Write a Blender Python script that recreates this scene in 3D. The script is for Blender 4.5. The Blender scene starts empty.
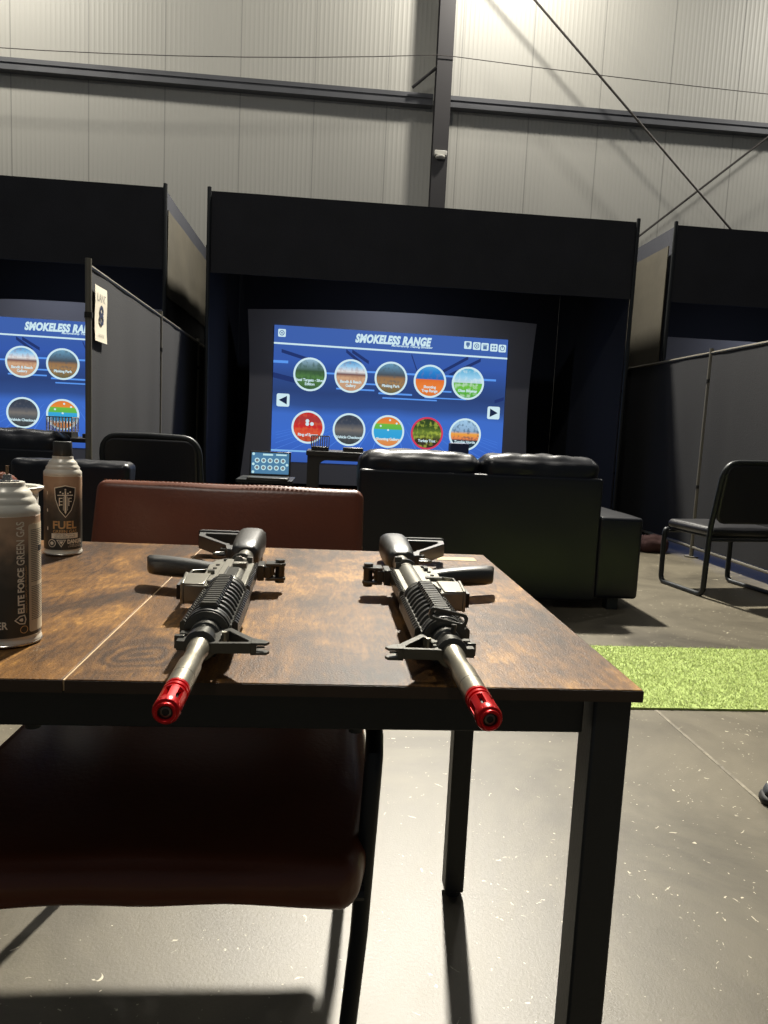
import bpy, bmesh, math, random
from mathutils import Vector, Matrix, noise
random.seed(7)
PI = math.pi
col = bpy.context.scene.collection
scn = bpy.context.scene

# ------------------------------------------------------------------ helpers
def lin(c):
    return tuple((v/255/12.92) if v/255 <= .04045 else ((v/255+.055)/1.055)**2.4 for v in c)

def new_mat(name):
    m = bpy.data.materials.new(name); m.use_nodes = True
    nt = m.node_tree; b = nt.nodes['Principled BSDF']
    return m, nt, b

def mat(name, c, rough=.5, metal=0., bump=0., bscale=50., var=0., vscale=6., spec=.5, coat=0.):
    m, nt, b = new_mat(name)
    b.inputs['Base Color'].default_value = (*lin(c), 1)
    b.inputs['Roughness'].default_value = rough
    b.inputs['Metallic'].default_value = metal
    b.inputs['Specular IOR Level'].default_value = spec
    b.inputs['Coat Weight'].default_value = coat
    tc = nt.nodes.new('ShaderNodeTexCoord')
    if bump:
        n = nt.nodes.new('ShaderNodeTexNoise'); n.inputs['Scale'].default_value = bscale; n.inputs['Detail'].default_value = 4
        bp = nt.nodes.new('ShaderNodeBump'); bp.inputs['Strength'].default_value = bump; bp.inputs['Distance'].default_value = .01
        nt.links.new(tc.outputs['Object'], n.inputs['Vector']); nt.links.new(n.outputs['Fac'], bp.inputs['Height'])
        nt.links.new(bp.outputs['Normal'], b.inputs['Normal'])
    if var:
        n = nt.nodes.new('ShaderNodeTexNoise'); n.inputs['Scale'].default_value = vscale; n.inputs['Detail'].default_value = 5
        r = nt.nodes.new('ShaderNodeValToRGB')
        r.color_ramp.elements[0].position = .3; r.color_ramp.elements[1].position = .7
        r.color_ramp.elements[0].color = (*[v*(1-var) for v in lin(c)], 1)
        r.color_ramp.elements[1].color = (*[min(1, v*(1+var)) for v in lin(c)], 1)
        nt.links.new(tc.outputs['Object'], n.inputs['Vector']); nt.links.new(n.outputs['Fac'], r.inputs['Fac'])
        nt.links.new(r.outputs['Color'], b.inputs['Base Color'])
    return m

def emi(name, c, s=1.):
    m, nt, b = new_mat(name)
    b.inputs['Base Color'].default_value = (0, 0, 0, 1)
    b.inputs['Specular IOR Level'].default_value = .2
    b.inputs['Roughness'].default_value = .6
    b.inputs['Emission Color'].default_value = (*lin(c), 1)
    b.inputs['Emission Strength'].default_value = s
    return m

def tag(o, label=None, cat=None, group=None, kind=None):
    if label: o['label'] = label
    if cat: o['category'] = cat
    if group: o['group'] = group
    if kind: o['kind'] = kind
    return o

def empty(name, loc=(0, 0, 0), rz=0, label=None, cat=None, group=None):
    o = bpy.data.objects.new(name, None); o.empty_display_size = .1
    o.location = loc; o.rotation_euler = (0, 0, rz); col.objects.link(o)
    return tag(o, label, cat, group)

class MB:
    def __init__(s): s.bm = bmesh.new()
    def faces_from(s, co, faces, M=None):
        vs = [s.bm.verts.new(M @ Vector(c) if M else Vector(c)) for c in co]
        for f in faces:
            try: s.bm.faces.new([vs[i] for i in f])
            except ValueError: pass
        return vs
    def box(s, x0, x1, y0, y1, z0, z1, M=None):
        co = [(x, y, z) for x in (x0, x1) for y in (y0, y1) for z in (z0, z1)]
        s.faces_from(co, [(0,1,3,2),(4,6,7,5),(0,4,5,1),(2,3,7,6),(0,2,6,4),(1,5,7,3)], M); return s
    def prism(s, pts, a, b, axis='z', M=None):
        # polygon pts in the plane normal to axis, extruded a..b
        def P(p, t):
            return {'z': (p[0], p[1], t), 'y': (p[0], t, p[1]), 'x': (t, p[0], p[1])}[axis]
        n = len(pts); co = [P(p, a) for p in pts]+[P(p, b) for p in pts]
        fs = [tuple(range(n))[::-1], tuple(range(n, 2*n))]+[(i, (i+1) % n, n+(i+1) % n, n+i) for i in range(n)]
        s.faces_from(co, fs, M); return s
    def ring_prism(s, outer, inner, a, b, axis='z', M=None):
        def P(p, t):
            return {'z': (p[0], p[1], t), 'y': (p[0], t, p[1]), 'x': (t, p[0], p[1])}[axis]
        n = len(outer)
        co = [P(p, a) for p in outer]+[P(p, a) for p in inner]+[P(p, b) for p in outer]+[P(p, b) for p in inner]
        fs = []
        for i in range(n):
            j = (i+1) % n
            fs += [(i, j, n+j, n+i), (2*n+i, 3*n+i, 3*n+j, 2*n+j), (i, 2*n+i, 2*n+j, j), (n+i, n+j, 3*n+j, 3*n+i)]
        s.faces_from(co, fs, M); return s
    def cyl(s, p0, p1, r0, r1=None, n=20, caps=True, M=None):
        return s.sweep([p0, p1], [r0, r0 if r1 is None else r1], n, caps, M)
    def sweep(s, pts, r, n=12, caps=True, M=None, closed=False, squash=None):
        pts = [Vector(p) for p in pts]; m = len(pts)
        rs = r if isinstance(r, (list, tuple)) else [r]*m
        up = None; rings = []
        for i, p in enumerate(pts):
            if closed: t = pts[(i+1) % m]-pts[i-1]
            elif i == 0: t = pts[1]-pts[0]
            elif i == m-1: t = pts[-1]-pts[-2]
            else: t = (pts[i+1]-pts[i]).normalized()+(pts[i]-pts[i-1]).normalized()
            if t.length < 1e-9: t = pts[min(i+1, m-1)]-pts[0]
            t.normalize()
            if up is None:
                up = Vector((0, 0, 1)) if abs(t.z) < .9 else Vector((1, 0, 0))
            a = (up-t*up.dot(t)).normalized(); b = t.cross(a); up = a
            ring = []
            for k in range(n):
                an = 2*PI*k/n
                q = p+a*math.cos(an)*rs[i]*(squash or 1)+b*math.sin(an)*rs[i]
                ring.append(s.bm.verts.new(M @ q if M else q))
            rings.append(ring)
        R = range(m if closed else m-1)
        for i in R:
            A, B = rings[i], rings[(i+1) % m]
            for k in range(n): s.bm.faces.new((A[k], A[(k+1) % n], B[(k+1) % n], B[k]))
        if caps and not closed:
            s.bm.faces.new(rings[0][::-1]); s.bm.faces.new(rings[-1])
        return s
    def lathe(s, prof, n=48, M=None, axis='z'):
        rings = []
        for r, z in prof:
            ring = []
            for k in range(n):
                a = 2*PI*k/n
                q = (r*math.cos(a), r*math.sin(a), z) if axis == 'z' else (z, r*math.cos(a), r*math.sin(a))
                q = Vector(q); ring.append(s.bm.verts.new(M @ q if M else q))
            rings.append(ring)
        for A, B in zip(rings, rings[1:]):
            for k in range(n): s.bm.faces.new((A[k], A[(k+1) % n], B[(k+1) % n], B[k]))
        s.bm.faces.new(rings[0][::-1]); s.bm.faces.new(rings[-1]); return s
    def cushion(s, x0, x1, y0, y1, z0, z1, r=.03, puff=(0, 0, 0), seg=(16, 10, 8), wr=0., wf=9., seed=0, M=None):
        # rounded slab with puffed faces and soft wrinkles
        lo = Vector((x0, y0, z0)); hi = Vector((x1, y1, z1)); c = (lo+hi)/2; h = (hi-lo)/2
        r = min(r, *[v*.999 for v in h])
        cache = {}
        def cell(t, seg_, hh):
            # denser near edges
            e = r/hh*.999; k = 4
            if t <= k: return -1+e*t/k
            if t >= seg_+k: return 1-e+e*(t-seg_-k)/k
            return -1+e+(2-2*e)*(t-k)/seg_
        N = [g+8 for g in seg]
        def vert(i, j, k):
            key = (i, j, k)
            if key in cache: return cache[key]
            u = Vector((cell(i, seg[0], h.x), cell(j, seg[1], h.y), cell(k, seg[2], h.z)))
            p = Vector((u.x*h.x, u.y*h.y, u.z*h.z))
            inn = Vector([max(-(h[a]-r), min(h[a]-r, p[a])) for a in range(3)])
            d = p-inn; nn = d.normalized() if d.length > 1e-9 else Vector((0, 0, 1))
            q = inn+nn*r
            bul = [(1-u[(a+1) % 3]**2)*(1-u[(a+2) % 3]**2) for a in range(3)]
            for a in range(3): q[a] += nn[a]*abs(nn[a])*puff[a]*bul[a]
            if wr:
                w = noise.noise(Vector((q.x*wf+seed, q.y*wf, q.z*wf)))
                q += nn*w*wr
            q += c
            v = s.bm.verts.new(M @ q if M else q); cache[key] = v; return v
        def quad(a, b, c_, d):
            try: s.bm.faces.new((vert(*a), vert(*b), vert(*c_), vert(*d)))
            except ValueError: pass
        for i in range(N[0]):
            for j in range(N[1]):
                quad((i,j,0),(i,j+1,0),(i+1,j+1,0),(i+1,j,0)); quad((i,j,N[2]),(i+1,j,N[2]),(i+1,j+1,N[2]),(i,j+1,N[2]))
        for i in range(N[0]):
            for k in range(N[2]):
                quad((i,0,k),(i+1,0,k),(i+1,0,k+1),(i,0,k+1)); quad((i,N[1],k),(i,N[1],k+1),(i+1,N[1],k+1),(i+1,N[1],k))
        for j in range(N[1]):
            for k in range(N[2]):
                quad((0,j,k),(0,j,k+1),(0,j+1,k+1),(0,j+1,k)); quad((N[0],j,k),(N[0],j+1,k),(N[0],j+1,k+1),(N[0],j,k+1))
        return s
    def build(s, name, material, parent=None, loc=None, bevel=0., sharp=32, seg=2):
        bm = s.bm
        bmesh.ops.recalc_face_normals(bm, faces=bm.faces)
        ca = math.radians(sharp)
        for f in bm.faces: f.smooth = True
        for e in bm.edges:
            e.smooth = not (len(e.link_faces) != 2 or e.calc_face_angle(0) > ca)
        me = bpy.data.meshes.new(name); bm.to_mesh(me); bm.free()
        me.materials.append(material)
        o = bpy.data.objects.new(name, me); col.objects.link(o)
        if parent: o.parent = parent
        if loc: o.location = loc
        if bevel:
            b = o.modifiers.new('bevel', 'BEVEL'); b.width = bevel; b.segments = seg; b.limit_method = 'ANGLE'; b.angle_limit = math.radians(35)
        return o

def text_bm(body, size, shear=0., bold=0., extrude=.0, align='CENTER', spacing=1.):
    cu = bpy.data.curves.new('txt', 'FONT'); cu.body = body; cu.size = size; cu.shear = shear
    cu.offset = bold; cu.extrude = extrude; cu.align_x = align; cu.align_y = 'CENTER'; cu.space_character = spacing
    cu.resolution_u = 3
    o = bpy.data.objects.new('txt', cu); col.objects.link(o)
    dg = bpy.context.evaluated_depsgraph_get()
    me = bpy.data.meshes.new_from_object(o.evaluated_get(dg))
    mb = MB(); mb.bm.from_mesh(me)
    bpy.data.objects.remove(o); bpy.data.meshes.remove(me); bpy.data.curves.remove(cu)
    return mb

def fit(mb, w, h):
    xs = [v.co.x for v in mb.bm.verts]; ys = [v.co.y for v in mb.bm.verts]
    cx, cy = (min(xs)+max(xs))/2, (min(ys)+max(ys))/2; sx, sy = w/(max(xs)-min(xs)), h/(max(ys)-min(ys))
    for v in mb.bm.verts: v.co.x = (v.co.x-cx)*sx; v.co.y = (v.co.y-cy)*sy
    return mb

def flat_text(name, body, size, material, parent, M, **k):
    mb = text_bm(body, size, **k); mb.bm.transform(M); return mb.build(name, material, parent)

XZ = Matrix.Rotation(PI/2, 4, 'X')      # text plane (x, y) -> (x, z), facing -y

def copy_tree(o, parent=None):
    c = o.copy(); col.objects.link(c); c.parent = parent
    for ch in list(o.children): copy_tree(ch, c)
    return c

# ------------------------------------------------------------------ materials
M = {}
M['black_steel'] = mat('black powder coated steel', (36, 39, 41), .45, .3, .05, 200)
M['black_gun'] = mat('black anodised metal', (92, 91, 86), .29, .8, .04, 300, .12, 30)
M['black_poly'] = mat('black polymer', (46, 46, 43), .38, 0, .05, 400, 0, 6, .75)
M['dark_gun'] = mat('dark receiver metal', (132, 129, 119), .34, .7, .04, 300, .1, 25)
M['barrel'] = mat('grey barrel metal', (150, 145, 130), .36, .85, .04, 200, .15, 12)
M['red_tip'] = mat('red anodised aluminium', (190, 12, 18), .28, .55, 0)
M['bore'] = mat('dark bore', (12, 10, 10), .5)
M['inner_barrel'] = mat('inner barrel steel', (120, 110, 100), .3, .8)
M['brown_leather'] = mat('brown leather', (108, 58, 34), .36, 0, .06, 120, .18, 4, .5)
M['stitch'] = mat('tan thread', (150, 95, 60), .7)
M['black_leather'] = mat('black leather', (14, 16, 23), .36, 0, .05, 90, 0, 5, .5)
M['black_vinyl'] = mat('black vinyl', (24, 24, 28), .38, 0, .12, 150, 0, 5, .55)
M['cloth'] = mat('black booth cloth', (36, 37, 43), .85, 0, .15, 90, .15, 2.5)
M['cloth_in'] = mat('black inner curtain', (30, 33, 44), .9, 0, .15, 90)
M['beige_cloth'] = mat('brown backing cloth', (64, 59, 46), .9, 0, .5, 4, .15, 3)
M['mesh_cloth'] = mat('dark grey fence fabric', (20, 21, 26), .85, 0, .15, 120, .12, 2)
M['pole'] = mat('grey aluminium pole', (120, 116, 105), .45, .6)
M['screen_cloth'] = mat('grey projector screen', (120, 120, 128), .9)
M['white_plastic'] = mat('white plastic', (225, 222, 210), .4)
M['can_white'] = mat('white painted tin', (222, 216, 200), .32, .1, 0, 1, 0, 1, .6)
M['tin'] = mat('bare tin', (190, 185, 175), .25, .9)
M['galv'] = mat('galvanised dark girt', (100, 101, 104), .5, .3, .05, 60, .1, 3)
M['column'] = mat('dark painted steel column', (68, 66, 66), .5, .2, .05, 60)
M['cable'] = mat('dark steel cable', (84, 80, 76), .5, .5)
M['rubber'] = mat('black rubber', (20, 20, 20), .7)
M['paper'] = mat('white paper', (228, 220, 200), .8)
M['ink_black'] = mat('black ink', (25, 25, 28), .7)
M['ink_blue'] = mat('navy ink', (25, 35, 70), .7)
M['ink_grey'] = mat('grey ink', (150, 145, 135), .7)
M['tape'] = mat('tan masking tape', (190, 160, 112), .7, 0, .2, 80)
M['label_text'] = mat('cream label print', (240, 230, 208), .5)
M['label_dark'] = mat('black label print', (35, 32, 28), .5)
M['label_gold'] = mat('gold label print', (205, 165, 110), .45)
M['label_panel'] = mat('tan label panel', (215, 198, 168), .5)
M['wire'] = mat('grey plastic basket wire', (150, 145, 148), .5)

def can_label():
    m, nt, b = new_mat('camouflage can label'); b.inputs['Roughness'].default_value = .38
    tc = nt.nodes.new('ShaderNodeTexCoord'); sp = nt.nodes.new('ShaderNodeSeparateXYZ')
    n = nt.nodes.new('ShaderNodeTexNoise'); n.inputs['Scale'].default_value = 45; n.inputs['Detail'].default_value = 6
    nt.links.new(tc.outputs['Object'], n.inputs['Vector']); nt.links.new(tc.outputs['Object'], sp.inputs['Vector'])
    ad = nt.nodes.new('ShaderNodeMath'); ad.operation = 'MULTIPLY_ADD'; ad.inputs[1].default_value = .06
    nt.links.new(n.outputs['Fac'], ad.inputs[0]); nt.links.new(sp.outputs['Z'], ad.inputs[2])
    mr = nt.nodes.new('ShaderNodeMapRange'); mr.inputs['From Min'].default_value = .10; mr.inputs['From Max'].default_value = .165
    nt.links.new(ad.outputs[0], mr.inputs['Value'])
    r = nt.nodes.new('ShaderNodeValToRGB'); e = r.color_ramp.elements
    e[0].position = 0; e[0].color = (*lin((62, 60, 54)), 1); e[1].position = 1; e[1].color = (*lin((188, 156, 126)), 1)
    k = e.new(.45); k.color = (*lin((100, 90, 78)), 1)
    nt.links.new(mr.outputs['Result'], r.inputs['Fac']); nt.links.new(r.outputs['Color'], b.inputs['Base Color'])
    return m
M['can_label'] = can_label()

def wood():
    m, nt, b = new_mat('rustic brown wood laminate')
    tc = nt.nodes.new('ShaderNodeTexCoord')
    def mapping(sc, loc=(0, 0, 0)):
        mp = nt.nodes.new('ShaderNodeMapping'); mp.inputs['Scale'].default_value = sc; mp.inputs['Location'].default_value = loc
        nt.links.new(tc.outputs['Object'], mp.inputs['Vector']); return mp
    def noi(mp, scale, det, dist=0., ro=.6):
        n = nt.nodes.new('ShaderNodeTexNoise'); n.inputs['Scale'].default_value = scale; n.inputs['Detail'].default_value = det
        n.inputs['Distortion'].default_value = dist; n.inputs['Roughness'].default_value = ro
        nt.links.new(mp.outputs['Vector'], n.inputs['Vector']); return n
    def mixf(f, a, c):
        mx = nt.nodes.new('ShaderNodeMix'); mx.data_type = 'FLOAT'; mx.inputs[0].default_value = f
        nt.links.new(a, mx.inputs[2]); nt.links.new(c, mx.inputs[3]); return mx.outputs[0]
    n1 = noi(mapping((1.3, 1.0, 1)), 3.6, 8, .7, .66)     # large blotches
    n2 = noi(mapping((5.5, 1.1, 1)), 9, 8, 1.2)            # streaks along the depth
    n3 = noi(mapping((9, 1.6, 1)), 30, 4, .4)              # fine grain
    fac = mixf(.18, mixf(.26, n1.outputs['Fac'], n2.outputs['Fac']), n3.outputs['Fac'])
    r = nt.nodes.new('ShaderNodeValToRGB'); e = r.color_ramp.elements
    e[0].position = .38; e[0].color = (*lin((44, 31, 20)), 1); e[1].position = .66; e[1].color = (*lin((186, 138, 68)), 1)
    k = e.new(.46); k.color = (*lin((70, 48, 27)), 1); k = e.new(.54); k.color = (*lin((112, 78, 39)), 1)
    nt.links.new(fac, r.inputs['Fac'])
    # a knot with growth rings on the right board
    mp = mapping((13, 8.5, 0), (.205*13, -.79*8.5, 0))
    vl = nt.nodes.new('ShaderNodeVectorMath'); vl.operation = 'LENGTH'
    nz = noi(mapping((1, 1, 1)), 9, 2, 0)
    add = nt.nodes.new('ShaderNodeVectorMath'); add.operation = 'MULTIPLY_ADD'; add.inputs[1].default_value = (.9, .9, 0)
    nt.links.new(nz.outputs['Color'], add.inputs[0]); nt.links.new(mp.outputs['Vector'], add.inputs[2])
    sb = nt.nodes.new('ShaderNodeVectorMath'); sb.operation = 'SUBTRACT'; sb.inputs[1].default_value = (.45, .45, 0)
    nt.links.new(add.outputs[0], sb.inputs[0]); nt.links.new(sb.outputs[0], vl.inputs[0])
    si = nt.nodes.new('ShaderNodeMath'); si.operation = 'SINE'; ml = nt.nodes.new('ShaderNodeMath'); ml.operation = 'MULTIPLY'; ml.inputs[1].default_value = 30
    nt.links.new(vl.outputs['Value'], ml.inputs[0]); nt.links.new(ml.outputs[0], si.inputs[0])
    fall = nt.nodes.new('ShaderNodeMapRange'); fall.inputs['From Min'].default_value = .35; fall.inputs['From Max'].default_value = 1.0
    fall.inputs['To Min'].default_value = .8; fall.inputs['To Max'].default_value = 0
    nt.links.new(vl.outputs['Value'], fall.inputs['Value'])
    sm = nt.nodes.new('ShaderNodeMapRange'); sm.inputs['From Min'].default_value = -1; sm.inputs['From Max'].default_value = 1
    nt.links.new(si.outputs[0], sm.inputs['Value'])
    fm = nt.nodes.new('ShaderNodeMath'); fm.operation = 'MULTIPLY'; nt.links.new(sm.outputs[0], fm.inputs[0]); nt.links.new(fall.outputs[0], fm.inputs[1])
    mx = nt.nodes.new('ShaderNodeMix'); mx.data_type = 'RGBA'; mx.inputs[7].default_value = (*lin((42, 27, 16)), 1)
    nt.links.new(fm.outputs[0], mx.inputs[0]); nt.links.new(r.outputs['Color'], mx.inputs[6])
    nt.links.new(mx.outputs[2], b.inputs['Base Color'])
    b.inputs['Roughness'].default_value = .42; b.inputs['Specular IOR Level'].default_value = .16
    bn = noi(mapping((1, 1, 1)), 420, 3)
    bp = nt.nodes.new('ShaderNodeBump'); bp.inputs['Strength'].default_value = .5; bp.inputs['Distance'].default_value = .0012
    nt.links.new(bn.outputs['Fac'], bp.inputs['Height']); nt.links.new(bp.outputs['Normal'], b.inputs['Normal'])
    return m
M['wood'] = wood()
M['wood_edge'] = mat('dark table edge', (48, 34, 22), .5, 0, .1, 100)
M['edge_light'] = mat('worn pale edge', (190, 160, 120), .5)

def concrete():
    m, nt, b = new_mat('sealed concrete floor')
    tc = nt.nodes.new('ShaderNodeTexCoord')
    def noi(scale, det, rough=.6, dist=0.):
        n = nt.nodes.new('ShaderNodeTexNoise'); n.inputs['Scale'].default_value = scale; n.inputs['Detail'].default_value = det
        n.inputs['Roughness'].default_value = rough; n.inputs['Distortion'].default_value = dist
        nt.links.new(tc.outputs['Object'], n.inputs['Vector']); return n
    a = noi(1.1, 10, .68, .8); r = nt.nodes.new('ShaderNodeValToRGB'); e = r.color_ramp.elements
    e[0].position = .34; e[0].color = (*lin((62, 57, 46)), 1); e[1].position = .66; e[1].color = (*lin((104, 97, 80)), 1)
    nt.links.new(a.outputs['Fac'], r.inputs['Fac'])
    # chips and scratches
    v = noi(26, 2, .5, 2.5); r2 = nt.nodes.new('ShaderNodeValToRGB'); e2 = r2.color_ramp.elements
    e2[0].position = .70; e2[0].color = (0, 0, 0, 1); e2[1].position = .74; e2[1].color = (1, 1, 1, 1)
    nt.links.new(v.outputs['Fac'], r2.inputs['Fac'])
    mx = nt.nodes.new('ShaderNodeMix'); mx.data_type = 'RGBA'; mx.inputs[7].default_value = (*lin((190, 182, 160)), 1)
    nt.links.new(r2.outputs['Color'], mx.inputs[0]); nt.links.new(r.outputs['Color'], mx.inputs[6])
    nt.links.new(mx.outputs[2], b.inputs['Base Color'])
    rr = nt.nodes.new('ShaderNodeMapRange'); rr.inputs['To Min'].default_value = .34; rr.inputs['To Max'].default_value = .56
    nt.links.new(a.outputs['Fac'], rr.inputs['Value']); nt.links.new(rr.outputs['Result'], b.inputs['Roughness'])
    f = noi(160, 6, .7); bp = nt.nodes.new('ShaderNodeBump'); bp.inputs['Strength'].default_value = .25; bp.inputs['Distance'].default_value = .002
    nt.links.new(f.outputs['Fac'], bp.inputs['Height']); nt.links.new(bp.outputs['Normal'], b.inputs['Normal'])
    return m
M['concrete'] = concrete()

def siding():
    m, nt, b = new_mat('ribbed white insulated wall panels')
    b.inputs['Roughness'].default_value = .55
    tc = nt.nodes.new('ShaderNodeTexCoord'); sp = nt.nodes.new('ShaderNodeSeparateXYZ')
    nt.links.new(tc.outputs['Object'], sp.inputs['Vector'])
    def math_(op, a, bb=None):
        n = nt.nodes.new('ShaderNodeMath'); n.operation = op
        for i, v in enumerate((a, bb)):
            if v is None: continue
            if isinstance(v, (int, float)): n.inputs[i].default_value = v
            else: nt.links.new(v, n.inputs[i])
        return n.outputs[0]
    s1 = math_('SINE', math_('MULTIPLY', sp.outputs['X'], 2*PI/.133))
    s1 = math_('POWER', math_('ABSOLUTE', s1), 4.)
    j = math_('PINGPONG', math_('ADD', sp.outputs['X'], 20-.32), .535)        # 0 at each joint
    jm = math_('LESS_THAN', j, .008)
    h = math_('SUBTRACT', math_('MULTIPLY', s1, .35), math_('MULTIPLY', jm, 1.))
    bp = nt.nodes.new('ShaderNodeBump'); bp.inputs['Strength'].default_value = .7; bp.inputs['Distance'].default_value = .012
    nt.links.new(h, bp.inputs['Height']); nt.links.new(bp.outputs['Normal'], b.inputs['Normal'])
    mx = nt.nodes.new('ShaderNodeMix'); mx.data_type = 'RGBA'
    mx.inputs[6].default_value = (*lin((188, 186, 176)), 1); mx.inputs[7].default_value = (*lin((160, 158, 150)), 1)
    nt.links.new(jm, mx.inputs[0]); nt.links.new(mx.outputs[2], b.inputs['Base Color'])
    return m
M['siding'] = siding()

# ------------------------------------------------------------------ the room
floor = MB().box(-14, 14, -6, 11.2, -.2, 0).build('floor', M['concrete']); floor['kind'] = 'structure'
wb = MB().box(-14, 14, 11.0, 11.25, 0, 10).build('wall_back', M['siding']); wb['kind'] = 'structure'
MB().box(1.272, 1.284, -3, 2.485, .0002, .0012).build('trim_1', mat('floor joint filler', (112, 105, 90), .7, 0, .6, 60, .3, 20))['kind'] = 'structure'

# steel column with brace and small detector
t = empty('steel_column', (1.42, 10.66, 0), 0, 'dark steel column standing against the ribbed white wall', 'column')
mb = MB().box(-.11, .11, -.1, -.085, 0, 9.9).box(-.11, .11, .085, .1, 0, 9.9).box(-.006, .006, -.085, .085, 0, 9.9)
mb.build('beam_section', M['column'], t)
MB().sweep([(-.1, -.02, 6.17), (-.43, .12, 5.93)], .022, 8).build('brace', M['column'], t)
b = MB().box(-.09, .09, -.17, -.1, 4.93, 5.0).cyl((0, -.135, 4.9), (0, -.135, 4.93), .07, n=16).build('detector', M['white_plastic'], t, bevel=.01)
b['label'] = 'small white detector on the column'
# girts
for x0, x1, nm in ((-13.9, 1.31, 'grey horizontal wall girt on the left of the column'), (1.53, 13.9, 'grey horizontal wall girt on the right of the column')):
    g = MB().box(x0, x1, 10.86, 10.995, 5.75, 5.77).box(x0, x1, 10.86, 10.995, 5.88, 5.90).box(x0, x1, 10.86, 10.875, 5.77, 5.88).box(x0, x1, 10.845, 10.86, 5.84, 5.90)
    tag(g.build('wall_girt', M['galv']), nm, 'wall beam', 'wall girts')
def sag(p0, p1, s, n=16):
    p0, p1 = Vector(p0), Vector(p1); out = []
    for i in range(n+1):
        q = i/n; v = p0.lerp(p1, q); v.z -= 4*s*q*(1-q); out.append(v)
    return out
tag(MB().sweep(sag((-13, 10.535, 6.22), (1.3, 10.535, 6.28), .40)+sag((1.54, 10.535, 6.28), (13, 10.535, 6.22), .1), .006, 6).build('hanging_cable', M['cable']),
    'thin sagging cable strung across the wall above the girt', 'cable')
tag(MB().sweep([(1.54, 10.62, 8.18), (10.617, 10.62, .0)], .016, 8).build('bracing_rod', M['cable']), 'thin dark rod falling from the column toward the lower right', 'bracing rod', 'wall bracing rods')
tag(MB().sweep([(1.53, 10.70, 1.568), (11.4, 10.70, 9.85)], .016, 8).build('bracing_rod', M['cable']), 'thin dark rod rising toward the upper right wall edge', 'bracing rod', 'wall bracing rods')

# ------------------------------------------------------------------ simulator booths
def wavy(mb, p0, p1, z0, z1, amp=.015, freq=9., th=.01, n=60, seed=0.):
    # hanging cloth panel from p0 to p1 (xy), with soft vertical folds
    p0, p1 = Vector((*p0, 0)), Vector((*p1, 0)); d = p1-p0; L = d.length; t_ = d/L; nn = Vector((-t_.y, t_.x, 0))
    rows = 8; g = []
    for side in (0, 1):
        grid = []
        for i in range(n+1):
            s_ = L*i/n
            colm = []
            for k in range(rows+1):
                q = k/rows
                a = amp*(1-.75*q)*noise.noise(Vector((s_*freq*.35+seed, q*.8, seed)))*2
                v = p0+t_*s_+nn*(a+(th if side else 0)); v.z = z0+(z1-z0)*q
                colm.append(mb.bm.verts.new(v))
            grid.append(colm)
        g.append(grid)
    for side in (0, 1):
        for i in range(n):
            for k in range(rows):
                a, b_, c, d_ = g[side][i][k], g[side][i+1][k], g[side][i+1][k+1], g[side][i][k+1]
                mb.bm.faces.new((a, b_, c, d_) if side == 0 else (d_, c, b_, a))
    for i in range(n):
        mb.bm.faces.new((g[0][i][0], g[1][i][0], g[1][i+1][0], g[0][i+1][0]))
        mb.bm.faces.new((g[0][i][rows], g[0][i+1][rows], g[1][i+1][rows], g[1][i][rows]))
    for k in range(rows):
        mb.bm.faces.new((g[0][0][k], g[0][0][k+1], g[1][0][k+1], g[1][0][k]))
        mb.bm.faces.new((g[0][n][k], g[1][n][k], g[1][n][k+1], g[0][n][k+1]))
    return mb

def booth(x0, x1, label, backing=None, zb=1.6):
    y0, y1, H = 7.2, 9.5, 3.21
    t = empty('simulator_booth', ((x0+x1)/2, y0, 0), 0, label, 'booth', 'black cloth simulator booths')
    c = (x0+x1)/2; a, b_ = x0-c, x1-c; D = y1-y0
    wavy(MB(), (a, 0), (b_, 0), 2.45, H, .012, 5, seed=x0).build('valance', M['cloth'], t)
    wavy(MB(), (a+.01, .03), (a+.01, D), .02, H-.01, .012, 6, seed=x0+3).build('side_curtain', M['cloth_in'], t)
    wavy(MB(), (b_-.02, D), (b_-.02, .03), .02, H-.01, .012, 6, seed=x0+4).build('side_curtain', M['cloth_in'], t)
    wavy(MB(), (a+.02, D), (b_-.02, D), .02, H-.01, .012, 6, seed=x0+5).build('back_curtain', M['cloth_in'], t)
    MB().box(a+.02, b_-.02, .03, D, H-.02, H-.005).build('roof_panel', M['cloth_in'], t)
    for px in (a, b_):
        for py in (-.01, D): MB().cyl((px, py, 0), (px, py, H+.03), .02, n=10).build('corner_pole', M['black_steel'], t)
    if backing:
        xx = b_+.022 if backing > 0 else a-.032
        p = wavy(MB(), (xx, .03), (xx, D-.02), zb, H-.2, .01, 5, seed=x0+6).build('backing_panel', M['beige_cloth'], t)
        p['label'] = 'brown cloth panel on the outer side of the booth'
    return t
booth(-1.245, 3.02, 'large black cloth booth framing the middle projector screen, column rising behind it')
booth(-5.9, -1.66, 'left black cloth booth with brown side panel, behind the partition with a paper sign', 1, 2.2)
booth(3.415, 7.7, 'right black cloth booth with brown side panel, behind the partition beside the black chair', -1, 1.2)

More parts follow.
